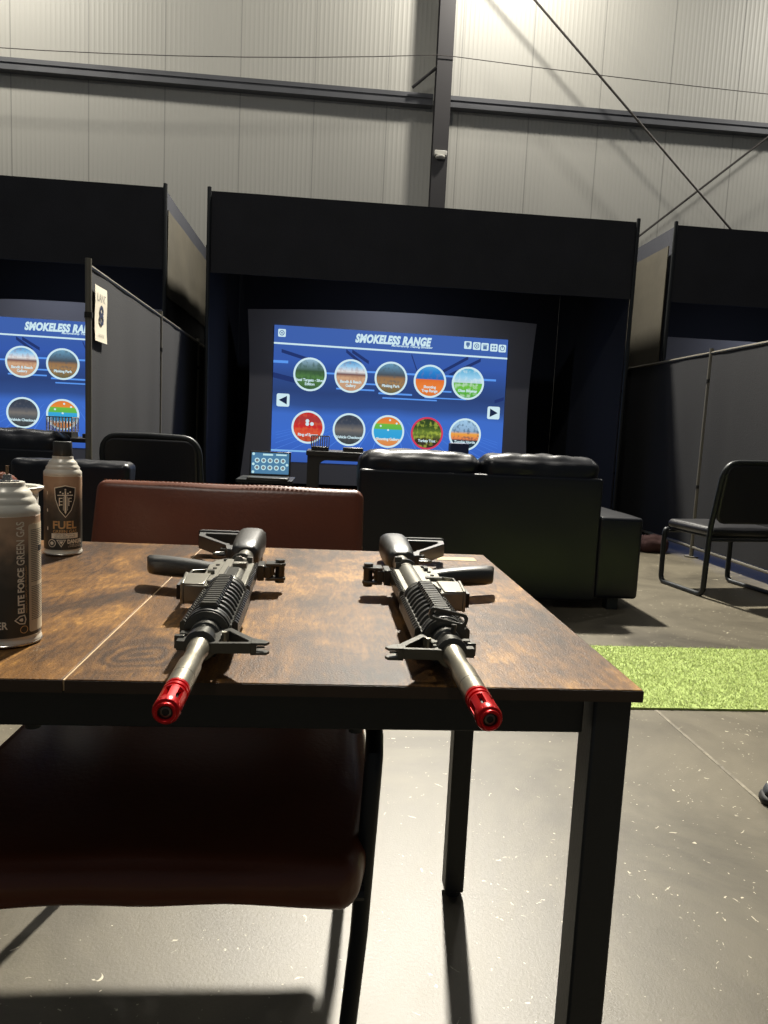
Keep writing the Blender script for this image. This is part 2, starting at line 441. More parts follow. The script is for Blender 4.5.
# ------------------------------------------------------------------ projector screens
def screen_bg():
    m, nt, b = new_mat('projected blue menu background')
    b.inputs['Base Color'].default_value = (0, 0, 0, 1); b.inputs['Roughness'].default_value = .8; b.inputs['Specular IOR Level'].default_value = 0
    tc = nt.nodes.new('ShaderNodeTexCoord'); sp = nt.nodes.new('ShaderNodeSeparateXYZ')
    nt.links.new(tc.outputs['Generated'], sp.inputs['Vector'])
    n = nt.nodes.new('ShaderNodeTexNoise'); n.inputs['Scale'].default_value = 3; nt.links.new(tc.outputs['Generated'], n.inputs['Vector'])
    ad = nt.nodes.new('ShaderNodeMath'); ad.operation = 'MULTIPLY_ADD'; ad.inputs[1].default_value = .085
    nt.links.new(n.outputs['Fac'], ad.inputs[0]); nt.links.new(sp.outputs['Z'], ad.inputs[2])
    r = nt.nodes.new('ShaderNodeValToRGB'); e = r.color_ramp.elements
    stops = [(0, (56, 88, 160)), (.12, (58, 98, 188)), (.25, (62, 108, 202)), (.40, (64, 108, 196)), (.47, (52, 80, 140)), (.56, (46, 68, 120)), (.66, (48, 74, 134)), (.80, (56, 90, 170)), (.88, (58, 92, 168)), (1, (66, 98, 168))]
    e[0].position, e[0].color = stops[0][0], (*lin(stops[0][1]), 1); e[1].position, e[1].color = stops[-1][0], (*lin(stops[-1][1]), 1)
    for p, c in stops[1:-1]:
        k = e.new(p); k.color = (*lin(c), 1)
    nt.links.new(ad.outputs[0], r.inputs['Fac']); nt.links.new(r.outputs['Color'], b.inputs['Emission Color'])
    b.inputs['Emission Strength'].default_value = 1.
    return m
M['bg'] = screen_bg()
M['e_white'] = emi('projected white', (205, 232, 240))
M['e_line'] = emi('projected pale line', (130, 185, 235))
M['e_grid'] = emi('projected grid line', (78, 128, 222))
M['e_header'] = emi('projected header blue', (62, 96, 170))
M['e_beam'] = emi('projected beam blue', (92, 152, 238))
M['e_dark'] = emi('projected dark blue', (34, 52, 108))
M['e_iconblue'] = emi('projected icon blue', (80, 110, 160))
M['e_red'] = emi('projected red ring', (205, 60, 90))
M['e_btn'] = emi('projected arrow ink', (28, 40, 70))

def pic(name, stops, ns=6., amt=.25, dark=(40, 50, 40)):
    m, nt, b = new_mat(name)
    b.inputs['Base Color'].default_value = (0, 0, 0, 1); b.inputs['Specular IOR Level'].default_value = 0
    tc = nt.nodes.new('ShaderNodeTexCoord'); sp = nt.nodes.new('ShaderNodeSeparateXYZ'); nt.links.new(tc.outputs['Generated'], sp.inputs['Vector'])
    r = nt.nodes.new('ShaderNodeValToRGB'); r.color_ramp.interpolation = 'LINEAR'; e = r.color_ramp.elements
    e[0].position, e[0].color = stops[0][0], (*lin(stops[0][1]), 1); e[1].position, e[1].color = stops[-1][0], (*lin(stops[-1][1]), 1)
    for p, c in stops[1:-1]:
        k = e.new(p); k.color = (*lin(c), 1)
    nt.links.new(sp.outputs['Z'], r.inputs['Fac'])
    n = nt.nodes.new('ShaderNodeTexNoise'); n.inputs['Scale'].default_value = ns; n.inputs['Detail'].default_value = 4
    nt.links.new(tc.outputs['Generated'], n.inputs['Vector'])
    r2 = nt.nodes.new('ShaderNodeValToRGB'); r2.color_ramp.elements[0].position = .5; r2.color_ramp.elements[1].position = .62
    nt.links.new(n.outputs['Fac'], r2.inputs['Fac'])
    ml = nt.nodes.new('ShaderNodeMath'); ml.operation = 'MULTIPLY'; ml.inputs[1].default_value = amt; nt.links.new(r2.outputs['Color'], ml.inputs[0])
    mx = nt.nodes.new('ShaderNodeMix'); mx.data_type = 'RGBA'; mx.inputs[7].default_value = (*lin(dark), 1)
    nt.links.new(ml.outputs[0], mx.inputs[0]); nt.links.new(r.outputs['Color'], mx.inputs[6])
    nt.links.new(mx.outputs[2], b.inputs['Emission Color']); b.inputs['Emission Strength'].default_value = 1.
    return m
PICS = [
 ('green field', [(0, (60, 95, 60)), (.4, (84, 128, 72)), (.6, (60, 88, 62)), (.8, (110, 140, 150)), (1, (150, 185, 210))], 7, .5, (50, 78, 60), 'Steel Targets - Silver\nEdition'),
 ('desert town', [(0, (190, 150, 120)), (.45, (205, 165, 130)), (.55, (110, 80, 80)), (.64, (225, 225, 225)), (.8, (150, 200, 235)), (1, (60, 130, 190))], 8, .3, (150, 90, 80), 'Bandit & Beach\nGallery'),
 ('autumn camp', [(0, (95, 95, 62)), (.35, (160, 125, 85)), (.5, (150, 115, 80)), (.6, (75, 82, 90)), (.8, (90, 125, 150)), (1, (110, 160, 190))], 9, .5, (80, 92, 100), 'Plinking Park'),
 ('orange desert', [(0, (215, 120, 55)), (.3, (232, 130, 60)), (.55, (225, 115, 50)), (.57, (40, 105, 180)), (.8, (45, 130, 205)), (1, (90, 165, 215))], 5, .15, (190, 100, 60), 'Shooting\nTrap Range'),
 ('green hills', [(0, (70, 160, 60)), (.4, (110, 190, 70)), (.5, (95, 175, 65)), (.52, (190, 215, 225)), (.7, (150, 205, 235)), (1, (60, 160, 200))], 6, .4, (235, 245, 245), 'Glass Breaker'),
 ('red stage', [(0, (150, 45, 40)), (.3, (215, 85, 55)), (.5, (200, 45, 45)), (.75, (165, 60, 60)), (1, (200, 40, 45))], 6, .35, (225, 120, 70), 'Ring of Spears'),
 ('grey yard', [(0, (45, 52, 55)), (.35, (85, 90, 92)), (.5, (120, 115, 110)), (.7, (62, 70, 85)), (1, (55, 62, 75))], 9, .5, (90, 92, 100), 'Vehicle Checkout'),
 ('stripe gallery', [(0, (215, 130, 70)), (.26, (222, 150, 90)), (.28, (50, 160, 215)), (.56, (60, 165, 215)), (.58, (95, 180, 80)), (.74, (110, 185, 70)), (.76, (225, 140, 60)), (1, (220, 120, 60))], 4, .0, (0, 0, 0), 'Shooting Gallery'),
 ('dark wood', [(0, (55, 45, 40)), (.3, (62, 58, 40)), (.5, (110, 130, 55)), (.7, (60, 82, 38)), (1, (45, 62, 40))], 7, .5, (190, 205, 80), 'Turkey Trot'),
 ('busy market', [(0, (25, 45, 60)), (.3, (40, 60, 70)), (.36, (225, 130, 80)), (.52, (235, 165, 70)), (.6, (140, 170, 200)), (1, (165, 205, 235))], 9, .6, (50, 70, 90), 'Zombie Horde'),
]
PM = [pic('projected picture '+p[0], *p[1:5]) for p in PICS]
CX = [-.262, .217, .69, 1.155, 1.612, -.264, .221, .685, 1.153, 1.613]
CZ = [1.606, 1.612, 1.61, 1.60, 1.60, .992, .985, .985, .985, .992]

def rrect(w, h, r, n=4):
    out = []
    for cx, cy, a0 in ((w/2-r, h/2-r, 0), (-w/2+r, h/2-r, 90), (-w/2+r, -h/2+r, 180), (w/2-r, -h/2+r, 270)):
        for i in range(n+1):
            a = math.radians(a0+90*i/n); out.append((cx+r*math.cos(a), cy+r*math.sin(a)))
    return out
def circ(r, n=40, cx=0, cy=0): return [(cx+r*math.cos(2*PI*i/n), cy+r*math.sin(2*PI*i/n)) for i in range(n)]
def sh(pts, dx, dy): return [(x+dx, y+dy) for x, y in pts]

def projector_screen(loc, s, label, full=True, margin=0.):
    t = empty('projector_screen', loc, 0, label, 'projector screen', 'projector screens')
    t.scale = s
    # coordinates below: x as seen on the wall, z height, y toward the back; local origin (.69, 8.4, 0)
    ox = .69
    # grey cloth, gently scalloped left and right edges
    n = 24; out = []
    for i in range(n+1):
        q = i/n; out.append((-1.0-ox-.05*q+.06*math.sin(PI*q), 2.31-1.99*q))
    for i in range(n+1):
        q = i/n; out.append((2.40-margin-ox+.02*(1-q)-.05*math.sin(PI*(1-q))*1.0, .32+2.02*q))
    for i in range(1, 12):
        q = i/12; out.append((2.42-margin-ox-(3.42-margin)*q, 2.34-.03*q+.05*math.sin(PI*q)))
    MB().prism(out, .02, .035, 'y').build('screen_cloth', M['screen_cloth'], t)
    im = MB().prism([(-.69-ox, 2.15), (-.69-ox, .575), (2.08-ox, .575), (2.065-ox, 2.135)], .012, .0195, 'y').build('projected_image', M['bg'], t)
    def sub(mb, name, m): return mb.build(name, M[m] if isinstance(m, str) else m, im)
    sub(MB().prism([(-.69-ox, 2.15), (-.69-ox, 1.95), (2.068-ox, 1.93), (2.065-ox, 2.135)], .010, .012, 'y'), 'header_band', 'e_header')
    sub(MB().prism([(-.69-ox, 1.955), (-.69-ox, 1.935), (2.068-ox, 1.905), (2.068-ox, 1.925)], .008, .010, 'y'), 'header_line', 'e_white')
    # light beams in the upper half
    bm = MB()
    for x0, x1, z, h in ((-.2, .2, 1.62, .02), (-.69, -.52, 1.72, .03), (.3, .62, 1.66, .022), (.35, .7, 1.52, .018), (.78, 1.04, 1.66, .022), (1.25, 1.46, 1.66, .022), (1.7, 1.95, 1.64, .024), (.05, .5, 1.45, .018), (.55, .95, 1.42, .02), (.6, 1.25, 1.37, .016), (1.2, 1.42, 1.48, .018), (1.1, 1.6, 1.40, .014)):
        sub(MB().box(x0-ox, x1-ox, .0095, .0118, z, z+h), 'light_beam', 'e_beam')
    dk = MB()
    for x0, z0, x1, z1, w in ((-.6, 1.86, -.15, 1.74, .02), (0.15, 1.9, .34, 1.76, .02), (.22, 1.9, .42, 1.78, .02), (.92, 1.9, 1.0, 1.7, .015), (1.3, 1.72, 1.6, 1.9, .02), (1.38, 1.68, 1.75, 1.88, .02), (-.69, 1.58, -.3, 1.5, .03), (1.95, 1.4, 2.06, 1.44, .02)):
        sub(MB().prism([(x0-ox, z0-w), (x1-ox, z1-w), (x1-ox, z1+w), (x0-ox, z0+w)], .0098, .0118, 'y'), 'roof_strut', 'e_dark')
    # perspective floor grid in the lower half
    vx = .69
    for k in range(-11, 12):
        xa = vx+k*.075; xb = vx+k*.19; za, zb_ = 1.13-abs(k)*.008, .72
        if abs(xb-vx) > 1.33:
            q = (1.33-abs(xa-vx))/(abs(xb-vx)-abs(xa-vx)); zb_ = za+(zb_-za)*q; xb = vx+math.copysign(1.33, k)
        sub(MB().prism([(xa-.002-ox, za), (xb-.006-ox, zb_), (xb+.006-ox, zb_), (xa+.002-ox, za)], .0098, .0115, 'y'), 'floor_line', 'e_grid')
    sub(MB().box(-.69-ox, 2.07-ox, .0085, .0105, .695, .715), 'footer_line', 'e_line')
    # title
    tb_ = fit(text_bm('SMOKELESS RANGE', .118, shear=.25, bold=.0068, spacing=1.08), .90, .105); tb_.bm.transform(Matrix.Translation((.70-ox, .004, 2.052)) @ XZ); tb_.build('title_text', M['e_white'], im)
    flat_text('subtitle_text', 'Marksmanship Training Simulator', .036, M['e_white'], im, Matrix.Translation((.92-ox, .004, 1.99)) @ XZ, shear=.2, bold=.001)
    # icon discs
    for i in range(10):
        cx, cz = CX[i]-ox, CZ[i]; R = .182
        d = MB().prism(circ(R, 40, cx, cz), .005, .009, 'y'); d = sub(d, 'menu_disc', PM[i])
        ringm = M['e_red'] if i == 8 else M['e_white']
        d2 = MB().ring_prism(circ(R+.012, 40, cx, cz), circ(R-.010, 40, cx, cz), .002, .010, 'y').build('disc_ring', ringm, im)
        if full:
            flat_text('disc_text', PICS[i][5], .045, M['e_white'], im, Matrix.Translation((cx, .0015, cz-.09)) @ XZ, bold=.0012, spacing=.92)
    # little shapes in some discs
    for dx, dz in ((.55, .55), (-.5, .35), (0, .1), (.1, .75)): sub(MB().prism(circ(.012, 10, CX[7]-ox+dx*.18, CZ[7]+dz*.18), .001, .005, 'y'), 'target_dot', 'e_white')
    for dx, dz in ((-.05, .4), (-.05, .2), (.25, .22)): sub(MB().prism(circ(.022, 10, CX[5]-ox+dx*.18, CZ[5]+dz*.18), .001, .005, 'y'), 'target_dot', 'e_white')
    # arrow buttons
    for cx, cz, sgn in ((-.566, 1.294, -1), (1.945, 1.267, 1)):
        q = sub(MB().prism(sh(rrect(.15, .15, .02), cx-ox, cz), .006, .0105, 'y'), 'arrow_button', 'e_white')
        sub(MB().prism([(cx-ox-.045*sgn, cz-.05), (cx-ox+.05*sgn, cz), (cx-ox-.045*sgn, cz+.05)], .003, .006, 'y'), 'arrow_mark', 'e_btn')
    # header icons
    for k, (cx, cz) in enumerate(((-.601, 2.062), (1.584, 2.046), (1.69, 2.041), (1.79, 2.037), (1.898, 2.033), (2.0, 2.029))):
        sub(MB().prism(sh(rrect(.088, .088, .012), cx-ox, cz), .004, .0095, 'y'), 'header_icon', 'e_white')
        y0, y1 = .0015, .004
        ic = MB()
        if k in (0, 2):
            ic.ring_prism(circ(.03, 20, cx-ox, cz), circ(.021, 20, cx-ox, cz), y0, y1, 'y').prism(circ(.010, 12, cx-ox, cz), y0, y1, 'y')
        elif k == 1: ic.prism(sh(rrect(.045, .04, .01), cx-ox, cz+.012), y0, y1, 'y').prism([(cx-ox-.015, cz-.01), (cx-ox+.015, cz-.01), (cx-ox, cz-.032)], y0, y1, 'y')
        elif k == 3: ic.box(cx-ox-.022, cx-ox+.022, y0, y1, cz-.03, cz+.01).box(cx-ox-.028, cx-ox+.028, y0, y1, cz+.015, cz+.024)
        elif k == 4:
            for a in range(4): ic.box(-.009, .009, y0, y1, .012, .032, Matrix.Translation((cx-ox, 0, cz)) @ Matrix.Rotation(a*PI/2+PI/4, 4, 'Y'))
        else: ic.ring_prism(circ(.03, 20, cx-ox, cz), circ(.022, 20, cx-ox, cz), y0, y1, 'y').box(cx-ox-.004, cx-ox+.004, y0-.0005, y1, cz, cz+.036)
        sub(ic, 'icon_mark', 'e_iconblue')
    return t
projector_screen((.69, 8.4, 0), (1, 1, 1), 'middle projector screen showing the blue target menu above the long black sofa')
projector_screen((-3.07, 8.42, .10), (.95, 1, .915), 'left projector screen showing the blue target menu, cut by the picture edge', margin=.42)
# plain screen in the right booth
t = empty('projector_screen', (5.5, 8.4, 0), 0, 'grey projector screen seen as a strip above the right partition', 'projector screen', 'projector screens')
MB().box(-1.95, 1.7, 0, .015, .32, 2.28).build('screen_cloth', M['screen_cloth'], t)
MB().box(-1.4, 1.35, -.006, 0, .6, 1.75).build('projected_image', M['bg'], t)

# ------------------------------------------------------------------ partitions of fabric on poles
def partition(p0, p1, nposts, label, z_top=1.86, gap=.09, bays=None):
    p0, p1 = Vector((*p0, 0)), Vector((*p1, 0)); d = (p1-p0); L = d.length
    t = empty('fabric_partition', p0, math.atan2(d.y, d.x), label, 'partition', 'fabric partitions between the lanes')
    MB().sweep([(0, 0, z_top-.03), (L, 0, z_top-.03)], .014, 8).build('top_rail', M['pole'], t)
    MB().sweep([(0, 0, gap), (L, 0, gap)], .014, 8).build('bottom_rail', M['pole'], t)
    xs = bays or [L*i/(nposts-1) for i in range(nposts)]
    for x in xs:
        p = MB().cyl((x, 0, 0), (x, 0, z_top+.01), .018, n=12).cyl((x, 0, 0), (x, 0, .012), .06, n=16)
        p = p.build('post', M['pole'], t)
        for z in (.62, 1.55): MB().cyl((x, 0, z), (x, 0, z+.03), .023, n=12).build('clip', M['rubber'], p)
    for a, b_ in zip(xs, xs[1:]):
        wavy(MB(), (a+.03, -.005), (b_-.03, -.005), gap+.02, z_top-.045, .008, 8, seed=a+p0.x).build('fabric_panel', M['mesh_cloth'], t)
    return t
LP = partition((-1.365, 4.13), (-1.47, 9.5), 4, 'dark fabric partition with a paper sign, left of the middle lane', bays=[0, 1.81, 3.62, 5.37])
RP = partition((3.30, 2.4), (3.27, 9.4), 5, 'dark fabric partition on grey posts right of the black guest chair', z_top=1.835, bays=[0, 1.81, 3.62, 5.43, 7.0])

# paper sign on the left partition (faces +x)
sg = empty('lane_sign', (-1.358, 4.185, 1.745), 0, 'white paper sign with number 8 on the left partition beside its first post', 'paper sign')
FX = Matrix(((0, 0, 1, 0), (1, 0, 0, 0), (0, 1, 0, 0), (0, 0, 0, 1)))   # (x,y) -> (y,z), facing +x
mb = MB(); n = 14
g = [[mb.bm.verts.new((.010+.002*math.sin(i/n*7)+.002*j, .205*j, -.31*i/n)) for j in (0, 1)] for i in range(n+1)]
for i in range(n): mb.bm.faces.new((g[i][0], g[i][1], g[i+1][1], g[i+1][0]))
pp = mb.build('sheet', M['paper'], sg); so = pp.modifiers.new('thickness', 'SOLIDIFY'); so.thickness = .001
flat_text('lane_text', 'LANE', .062, M['ink_grey'], sg, Matrix.Translation((.0145, .105, -.065)) @ FX, bold=.001)
flat_text('number_text', '8', .155, M['ink_blue'], sg, Matrix.Translation((.0145, .105, -.165)) @ FX, bold=.003)
flat_text('small_text', 'RANGE', .03, M['ink_grey'], sg, Matrix.Translation((.0145, .10, -.275)) @ FX)

# ------------------------------------------------------------------ turf
def turf_mat():
    m, nt, b = new_mat('artificial turf green'); b.inputs['Roughness'].default_value = .6
    tc = nt.nodes.new('ShaderNodeTexCoord'); n = nt.nodes.new('ShaderNodeTexNoise'); n.inputs['Scale'].default_value = 90; n.inputs['Detail'].default_value = 3
    r = nt.nodes.new('ShaderNodeValToRGB'); e = r.color_ramp.elements
    e[0].position = .35; e[0].color = (*lin((132, 148, 84)), 1); e[1].position = .68; e[1].color = (*lin((196, 206, 142)), 1)
    nt.links.new(tc.outputs['Object'], n.inputs['Vector']); nt.links.new(n.outputs['Fac'], r.inputs['Fac']); nt.links.new(r.outputs['Color'], b.inputs['Base Color'])
    tr = nt.nodes.new('ShaderNodeBsdfTranslucent'); ms = nt.nodes.new('ShaderNodeMixShader'); ms.inputs[0].default_value = .5
    nt.links.new(r.outputs['Color'], tr.inputs['Color']); nt.links.new(b.outputs[0], ms.inputs[1]); nt.links.new(tr.outputs[0], ms.inputs[2])
    nt.links.new(ms.outputs[0], nt.nodes['Material Output'].inputs['Surface'])
    return m
tf = empty('turf_mat', (1.9, 2.9, 0), 0, 'strip of bright green artificial turf on the concrete floor', 'turf mat')
MB().box(-.95, 1.2, -.41, .36, .001, .008).build('backing', mat('turf backing', (150, 168, 92), .8), tf)
verts, faces = [], []
for i in range(46000):
    x, y = random.uniform(-.95, 1.2), random.uniform(-.41, .36); a = random.uniform(0, 2*PI); h = random.uniform(.006, .015); w = random.uniform(.0015, .003)
    dx, dy = math.cos(a)*w, math.sin(a)*w; lx, ly = random.gauss(0, .009), random.gauss(0, .009)
    k = len(verts); verts += [(x-dx, y-dy, .006), (x+dx, y+dy, .006), (x+lx, y+ly, .006+h)]; faces.append((k, k+1, k+2))
me = bpy.data.meshes.new('grass_pile'); me.from_pydata(verts, [], faces); me.materials.append(turf_mat())
gp = bpy.data.objects.new('grass_pile', me); col.objects.link(gp); gp.parent = tf; gp['kind'] = 'stuff'

# ------------------------------------------------------------------ dining table
TX0, TX1, TY0, TY1 = -1.45, .345, .703, 1.505
t = empty('wooden_table', (0, 0, 0), 0, 'rustic brown wood table with black metal legs holding the rifles and cans', 'table')
SX = -.2575
for a, b_, nm in ((SX+.0012, TX1, 'right'), (TX0, SX-.0012, 'left')):
    o = MB().box(a, b_, TY0, TY1, .7372, .75).build('tabletop_board', M['wood'], t, bevel=.0008)
    MB().box(a+.0004, b_-.0004, TY0+.0006, TY1-.0006, .7365, .7371).build('underside', M['wood_edge'], o)
e = MB()
e.box(TX0, SX-.0012, TY0-.0008, TY0, .7365, .749).box(SX+.0012, TX1, TY0-.0008, TY0, .7365, .749)
e.box(TX1, TX1+.0008, TY0-.0008, TY1, .7365, .7488)
e.build('edge_band', M['wood_edge'], t)
MB().box(SX-.0011, SX+.0011, TY0+.001, TY1-.001, .738, .7492).build('joint_strip', M['edge_light'], t)
w = .046
def leg(x, y):
    w = .042
    l = MB().box(x-w/2, x+w/2, y-w/2, y+w/2, .012, .7365).build('leg', M['black_steel'], t, bevel=.003)
    MB().cyl((x, y, 0), (x, y, .012), .018, n=16).build('foot_pad', M['rubber'], l)
for x, y in ((.3165, .730), (.309, 1.435), (-1.410, .735), (-1.410, 1.435)): leg(x, y)
for y in (.735, 1.435): MB().box(-1.388, .290, y-.012, y+.012, .692, .7365).build('apron', M['black_steel'], t, bevel=.002)
for x in (.311, -1.405): MB().box(x-.012, x+.012, .758, 1.412, .692, .7365).build('apron', M['black_steel'], t, bevel=.002)
for x in (-.9, -.3, .04): MB().cyl((x, .735, .686), (x, .735, .692), .008, n=12).build('bolt', M['black_steel'], t)
tag(MB().box(.232, .315, 1.425, 1.462, .7502, .7508).build('masking_tape', M['tape']), 'pale strip of masking tape on the table beside the right rifle stock', 'tape')

# ------------------------------------------------------------------ rifles
# local frame: x toward the muzzle (0 at the muzzle), y = rifle up, z = rifle right side
def rail(mb, x0, x1, side, r=.0245, h=.0065, wd=.0215, base=.004):
    # picatinny rail along x on side angle
    Mx = Matrix.Rotation(side, 4, 'X')
    mb.box(x0, x1, r-base-.006, r, -wd/2+.003, wd/2-.003, Mx)
    n = int((x1-x0)/.010)
    for i in range(n):
        a = x0+i*.010+.001
        mb.prism([(r-.001, -wd/2+.003), (r+h*.45, -wd/2), (r+h, -wd/2+.003), (r+h, wd/2-.003), (r+h*.45, wd/2), (r-.001, wd/2-.003)], a, a+.0055, 'x', Mx)

def rifle(name, label, loop=False):
    t = empty(name, (0, 0, 0), 0, label, 'airsoft rifle', 'airsoft rifles on the table')
    # flash hider
    mb = MB()
    mb.lathe([(.0064, -.006), (.0066, -.0006), (.0072, 0), (.0086, 0), (.0092, -.0008), (.0094, -.0040), (.0112, -.0046), (.0119, -.0065), (.0119, -.0145), (.0108, -.0155)], 32, axis='x')
    for k in range(6):
        Mx = Matrix.Rotation(k*PI/3+.3, 4, 'X')
        mb.prism([(.0072, -.0026), (.0112, -.0034), (.0117, 0), (.0112, .0034), (.0072, .0026)], -.040, -.014, 'x', Mx)
    mb.lathe([(.0108, -.0385), (.0118, -.039), (.0118, -.0425), (.0088, -.0428), (.0088, -.0465), (.0120, -.0468), (.0120, -.0515), (.0088, -.0518), (.0088, -.0555), (.0120, -.0558), (.0120, -.063)], 28, axis='x')
    for v in mb.bm.verts: v.co.x *= .84; v.co.y *= .93; v.co.z *= .93
    fh = mb.build('flash_hider', M['red_tip'], t); fh['label'] = 'red slotted muzzle tip'
    MB().cyl((-.046, 0, 0), (-.0034, 0, 0), .0063, n=20).build('bore_tube', M['bore'], fh)
    MB().lathe([(.0044, -.0042), (.0044, -.0030), (.0030, -.0026), (.0030, -.0042)], 20, axis='x').build('inner_barrel', M['inner_barrel'], fh)
    # barrel with step
    bmb = MB().lathe([(.0095, -.050), (.0112, -.0505), (.0112, -.0755), (.0106, -.076), (.0112, -.0765), (.0112, -.112), (.0098, -.120), (.0098, -.150), (.0112, -.156), (.0112, -.205), (.0112, -.40)], 32, axis='x')
    br = bmb.build('barrel', M['barrel'], t); br['label'] = 'grey metal outer barrel'
    # front sight tower
    mb = MB()
    mb.lathe([(.012, -.172), (.0165, -.173), (.0165, -.187), (.0135, -.188), (.0135, -.205), (.0165, -.206), (.0165, -.22), (.012, -.221)], 24, axis='x')
    tri_o = [(-.166, .008), (-.168, .058), (-.180, .058), (-.223, .027), (-.223, .008)]
    tri_i = [(-.172, .019), (-.173, .049), (-.178, .049), (-.212, .0255), (-.212, .019)]
    mb.ring_prism(tri_o, tri_i, -.0055, .0055, 'z')
    for s_ in (-1, 1): mb.prism([(-.166, .052), (-.166, .068), (-.172, .071), (-.180, .062), (-.182, .054)], s_*.0050-.0014, s_*.0050+.0014, 'z')
    mb.box(-.182, -.166, .052, .058, -.0065, .0065)
    mb.cyl((-.173, .056, 0), (-.173, .066, 0), .0013, n=8)
    # lug below
    mb.box(-.190, -.174, -.024, -.012, -.005, .005).box(-.192, -.186, -.028, -.018, -.007, .007).box(-.215, -.206, -.026, -.012, -.004, .004)
    fs = mb.build('front_sight', M['black_gun'], t, bevel=.0006)
    MB().cyl((-.196, .022, -.009), (-.196, .022, .009), .0028, n=10).build('sight_pin', M['barrel'], fs)
    # handguard
    mb = MB(); x1, x0 = -.224, -.392
    mb.lathe([(.017, x1), (.0255, x1-.001), (.0258, x1-.010), (.0205, x1-.0105), (.0205, x0+.012), (.0258, x0+.0115), (.0258, x0+.001), (.02, x0)], 32, axis='x')
    nv = 8; step = (x1-x0-.022)/nv
    for k in range(nv+1):
        xa = x0+.011+k*step
        if k in (0,): continue
        mb.lathe([(.020, xa-.0035), (.0262, xa-.003), (.0262, xa+.003), (.020, xa+.0035)], 32, axis='x')
    hg = mb.build('handguard', M['black_poly'], t)
    for k in range(4):
        rb = MB(); rail(rb, x0+.002, x1-.002, k*PI/2, .0245 if k else .026)
        rb.build('picatinny_rail', M['black_gun'], hg)
    # end cap
    MB().lathe([(.012, x1+.004), (.024, x1+.003), (.024, x1), (.012, x1-.001)], 24, axis='x').build('end_cap', M['black_gun'], hg)
    # delta ring
    MB().lathe([(.018, -.392), (.0265, -.393), (.0285, -.399), (.0275, -.404), (.018, -.405)], 32, axis='x').build('delta_ring', M['black_gun'], t)
    # upper receiver
    mb = MB()
    prof = []
    for i in range(24):
        a = 2*PI*i/24; prof.append((.0175*math.cos(a)+.0, .0165*math.sin(a)))
    mb.prism(prof, -.585, -.403, 'x')
    mb.box(-.585, -.403, .010, .0225, -.009, .009)
    mb.box(-.583, -.410, -.021, -.006, -.0145, .0145)
    mb.cyl((-.568, .004, .012), (-.538, .002, .021), .0075, n=16)          # forward assist
    mb.prism([(-.530, -.004), (-.530, .013), (-.520, .016), (-.512, -.004)], .012, .0215, 'z')
    up = mb.build('upper_receiver', M['dark_gun'], t, bevel=.001)
    rb = MB(); rail(rb, -.584, -.404, 0, .0235); rb.build('top_rail', M['black_gun'], up)
    MB().box(-.500, -.430, -.008, .0075, .0165, .0185).build('ejection_cover', M['black_gun'], up, bevel=.0008)
    MB().cyl((-.502, -.0085, .0175), (-.428, -.0085, .0175), .0018, n=8).build('cover_hinge', M['black_gun'], up)
    # charging handle
    MB().box(-.600, -.584, .010, .019, -.018, .018).box(-.600, -.592, .008, .020, -.026, -.016).build('charging_handle', M['black_gun'], t, bevel=.001)
    # lower receiver: side profile
    low = [(-.406, -.016), (-.586, -.016), (-.600, -.010), (-.606, -.024), (-.590, -.038), (-.552, -.044), (-.480, -.041), (-.476, -.046), (-.474, -.066), (-.404, -.060), (-.402, -.030)]
    mb = MB().prism(low, -.0115, .0115, 'z')
    mb.prism([(-.404, -.030), (-.404, -.0595), (-.473, -.065), (-.473, -.030)], -.0138, .0138, 'z')
    mb.prism([(-.403, -.056), (-.403, -.061), (-.475, -.067), (-.475, -.062)], -.0148, .0148, 'z')
    lo = mb.build('lower_receiver', M['dark_gun'], t, bevel=.0015)
    MB().box(-.468, -.410, -.0672, -.0605, -.010, .010).build('magazine_opening', M['bore'], lo)
    for s_ in (-1, 1):
        for px_, py_, rr_, dz_ in ((-.585, -.022, .004, .0145), (-.415, -.024, .004, .016), (-.545, -.030, .003, .0132), (-.520, -.031, .003, .0132)):
            MB().cyl((px_, py_, s_*.010), (px_, py_, s_*dz_), rr_, n=12).build('pin', M['black_gun'], lo)
        if s_ > 0: MB().box(-.488, -.478, -.036, -.026, .010, .0165).build('magazine_release', M['black_gun'], lo)
        else:
            MB().box(-.490, -.480, -.040, -.016, -.0165, -.010).build('bolt_catch', M['black_gun'], lo)
            MB().box(-.575, -.555, -.030, -.024, -.0165, -.010).build('selector_lever', M['black_gun'], lo)
    MB().prism([(-.476, -.046), (-.482, -.068), (-.534, -.068), (-.545, -.044), (-.541, -.043), (-.532, -.0645), (-.484, -.0645), (-.480, -.044)], -.006, .006, 'z').build('trigger_guard', M['black_gun'], t, bevel=.0008)
    MB().sweep([(-.518, -.040, 0), (-.514, -.050, 0), (-.516, -.058, 0), (-.511, -.063, 0)], [.004, .0035, .003, .0025], 8).build('trigger', M['barrel'], t)
    # pistol grip
    mb = MB(); rings = []
    path = [(-.560, -.036, .022, .0115), (-.566, -.052, .021, .0125), (-.572, -.070, .019, .0140), (-.578, -.090, .0195, .0150), (-.586, -.112, .0215, .0155), (-.594, -.134, .0225, .0150), (-.599, -.145, .0215, .0135), (-.601, -.148, .017, .010)]
    for cx, cy, hx, hz in path:
        rg = []
        for k in range(20):
            a = 2*PI*k/20; ca, sa = math.cos(a), math.sin(a)
            sx_ = math.copysign(abs(ca)**.7, ca); sz_ = math.copysign(abs(sa)**.7, sa)
            rg.append(mb.bm.verts.new((cx+hx*sx_, cy+.25*hx*sx_, hz*sz_)))
        rings.append(rg)
    for A, B in zip(rings, rings[1:]):
        for k in range(20): mb.bm.faces.new((A[k], A[(k+1) % 20], B[(k+1) % 20], B[k]))
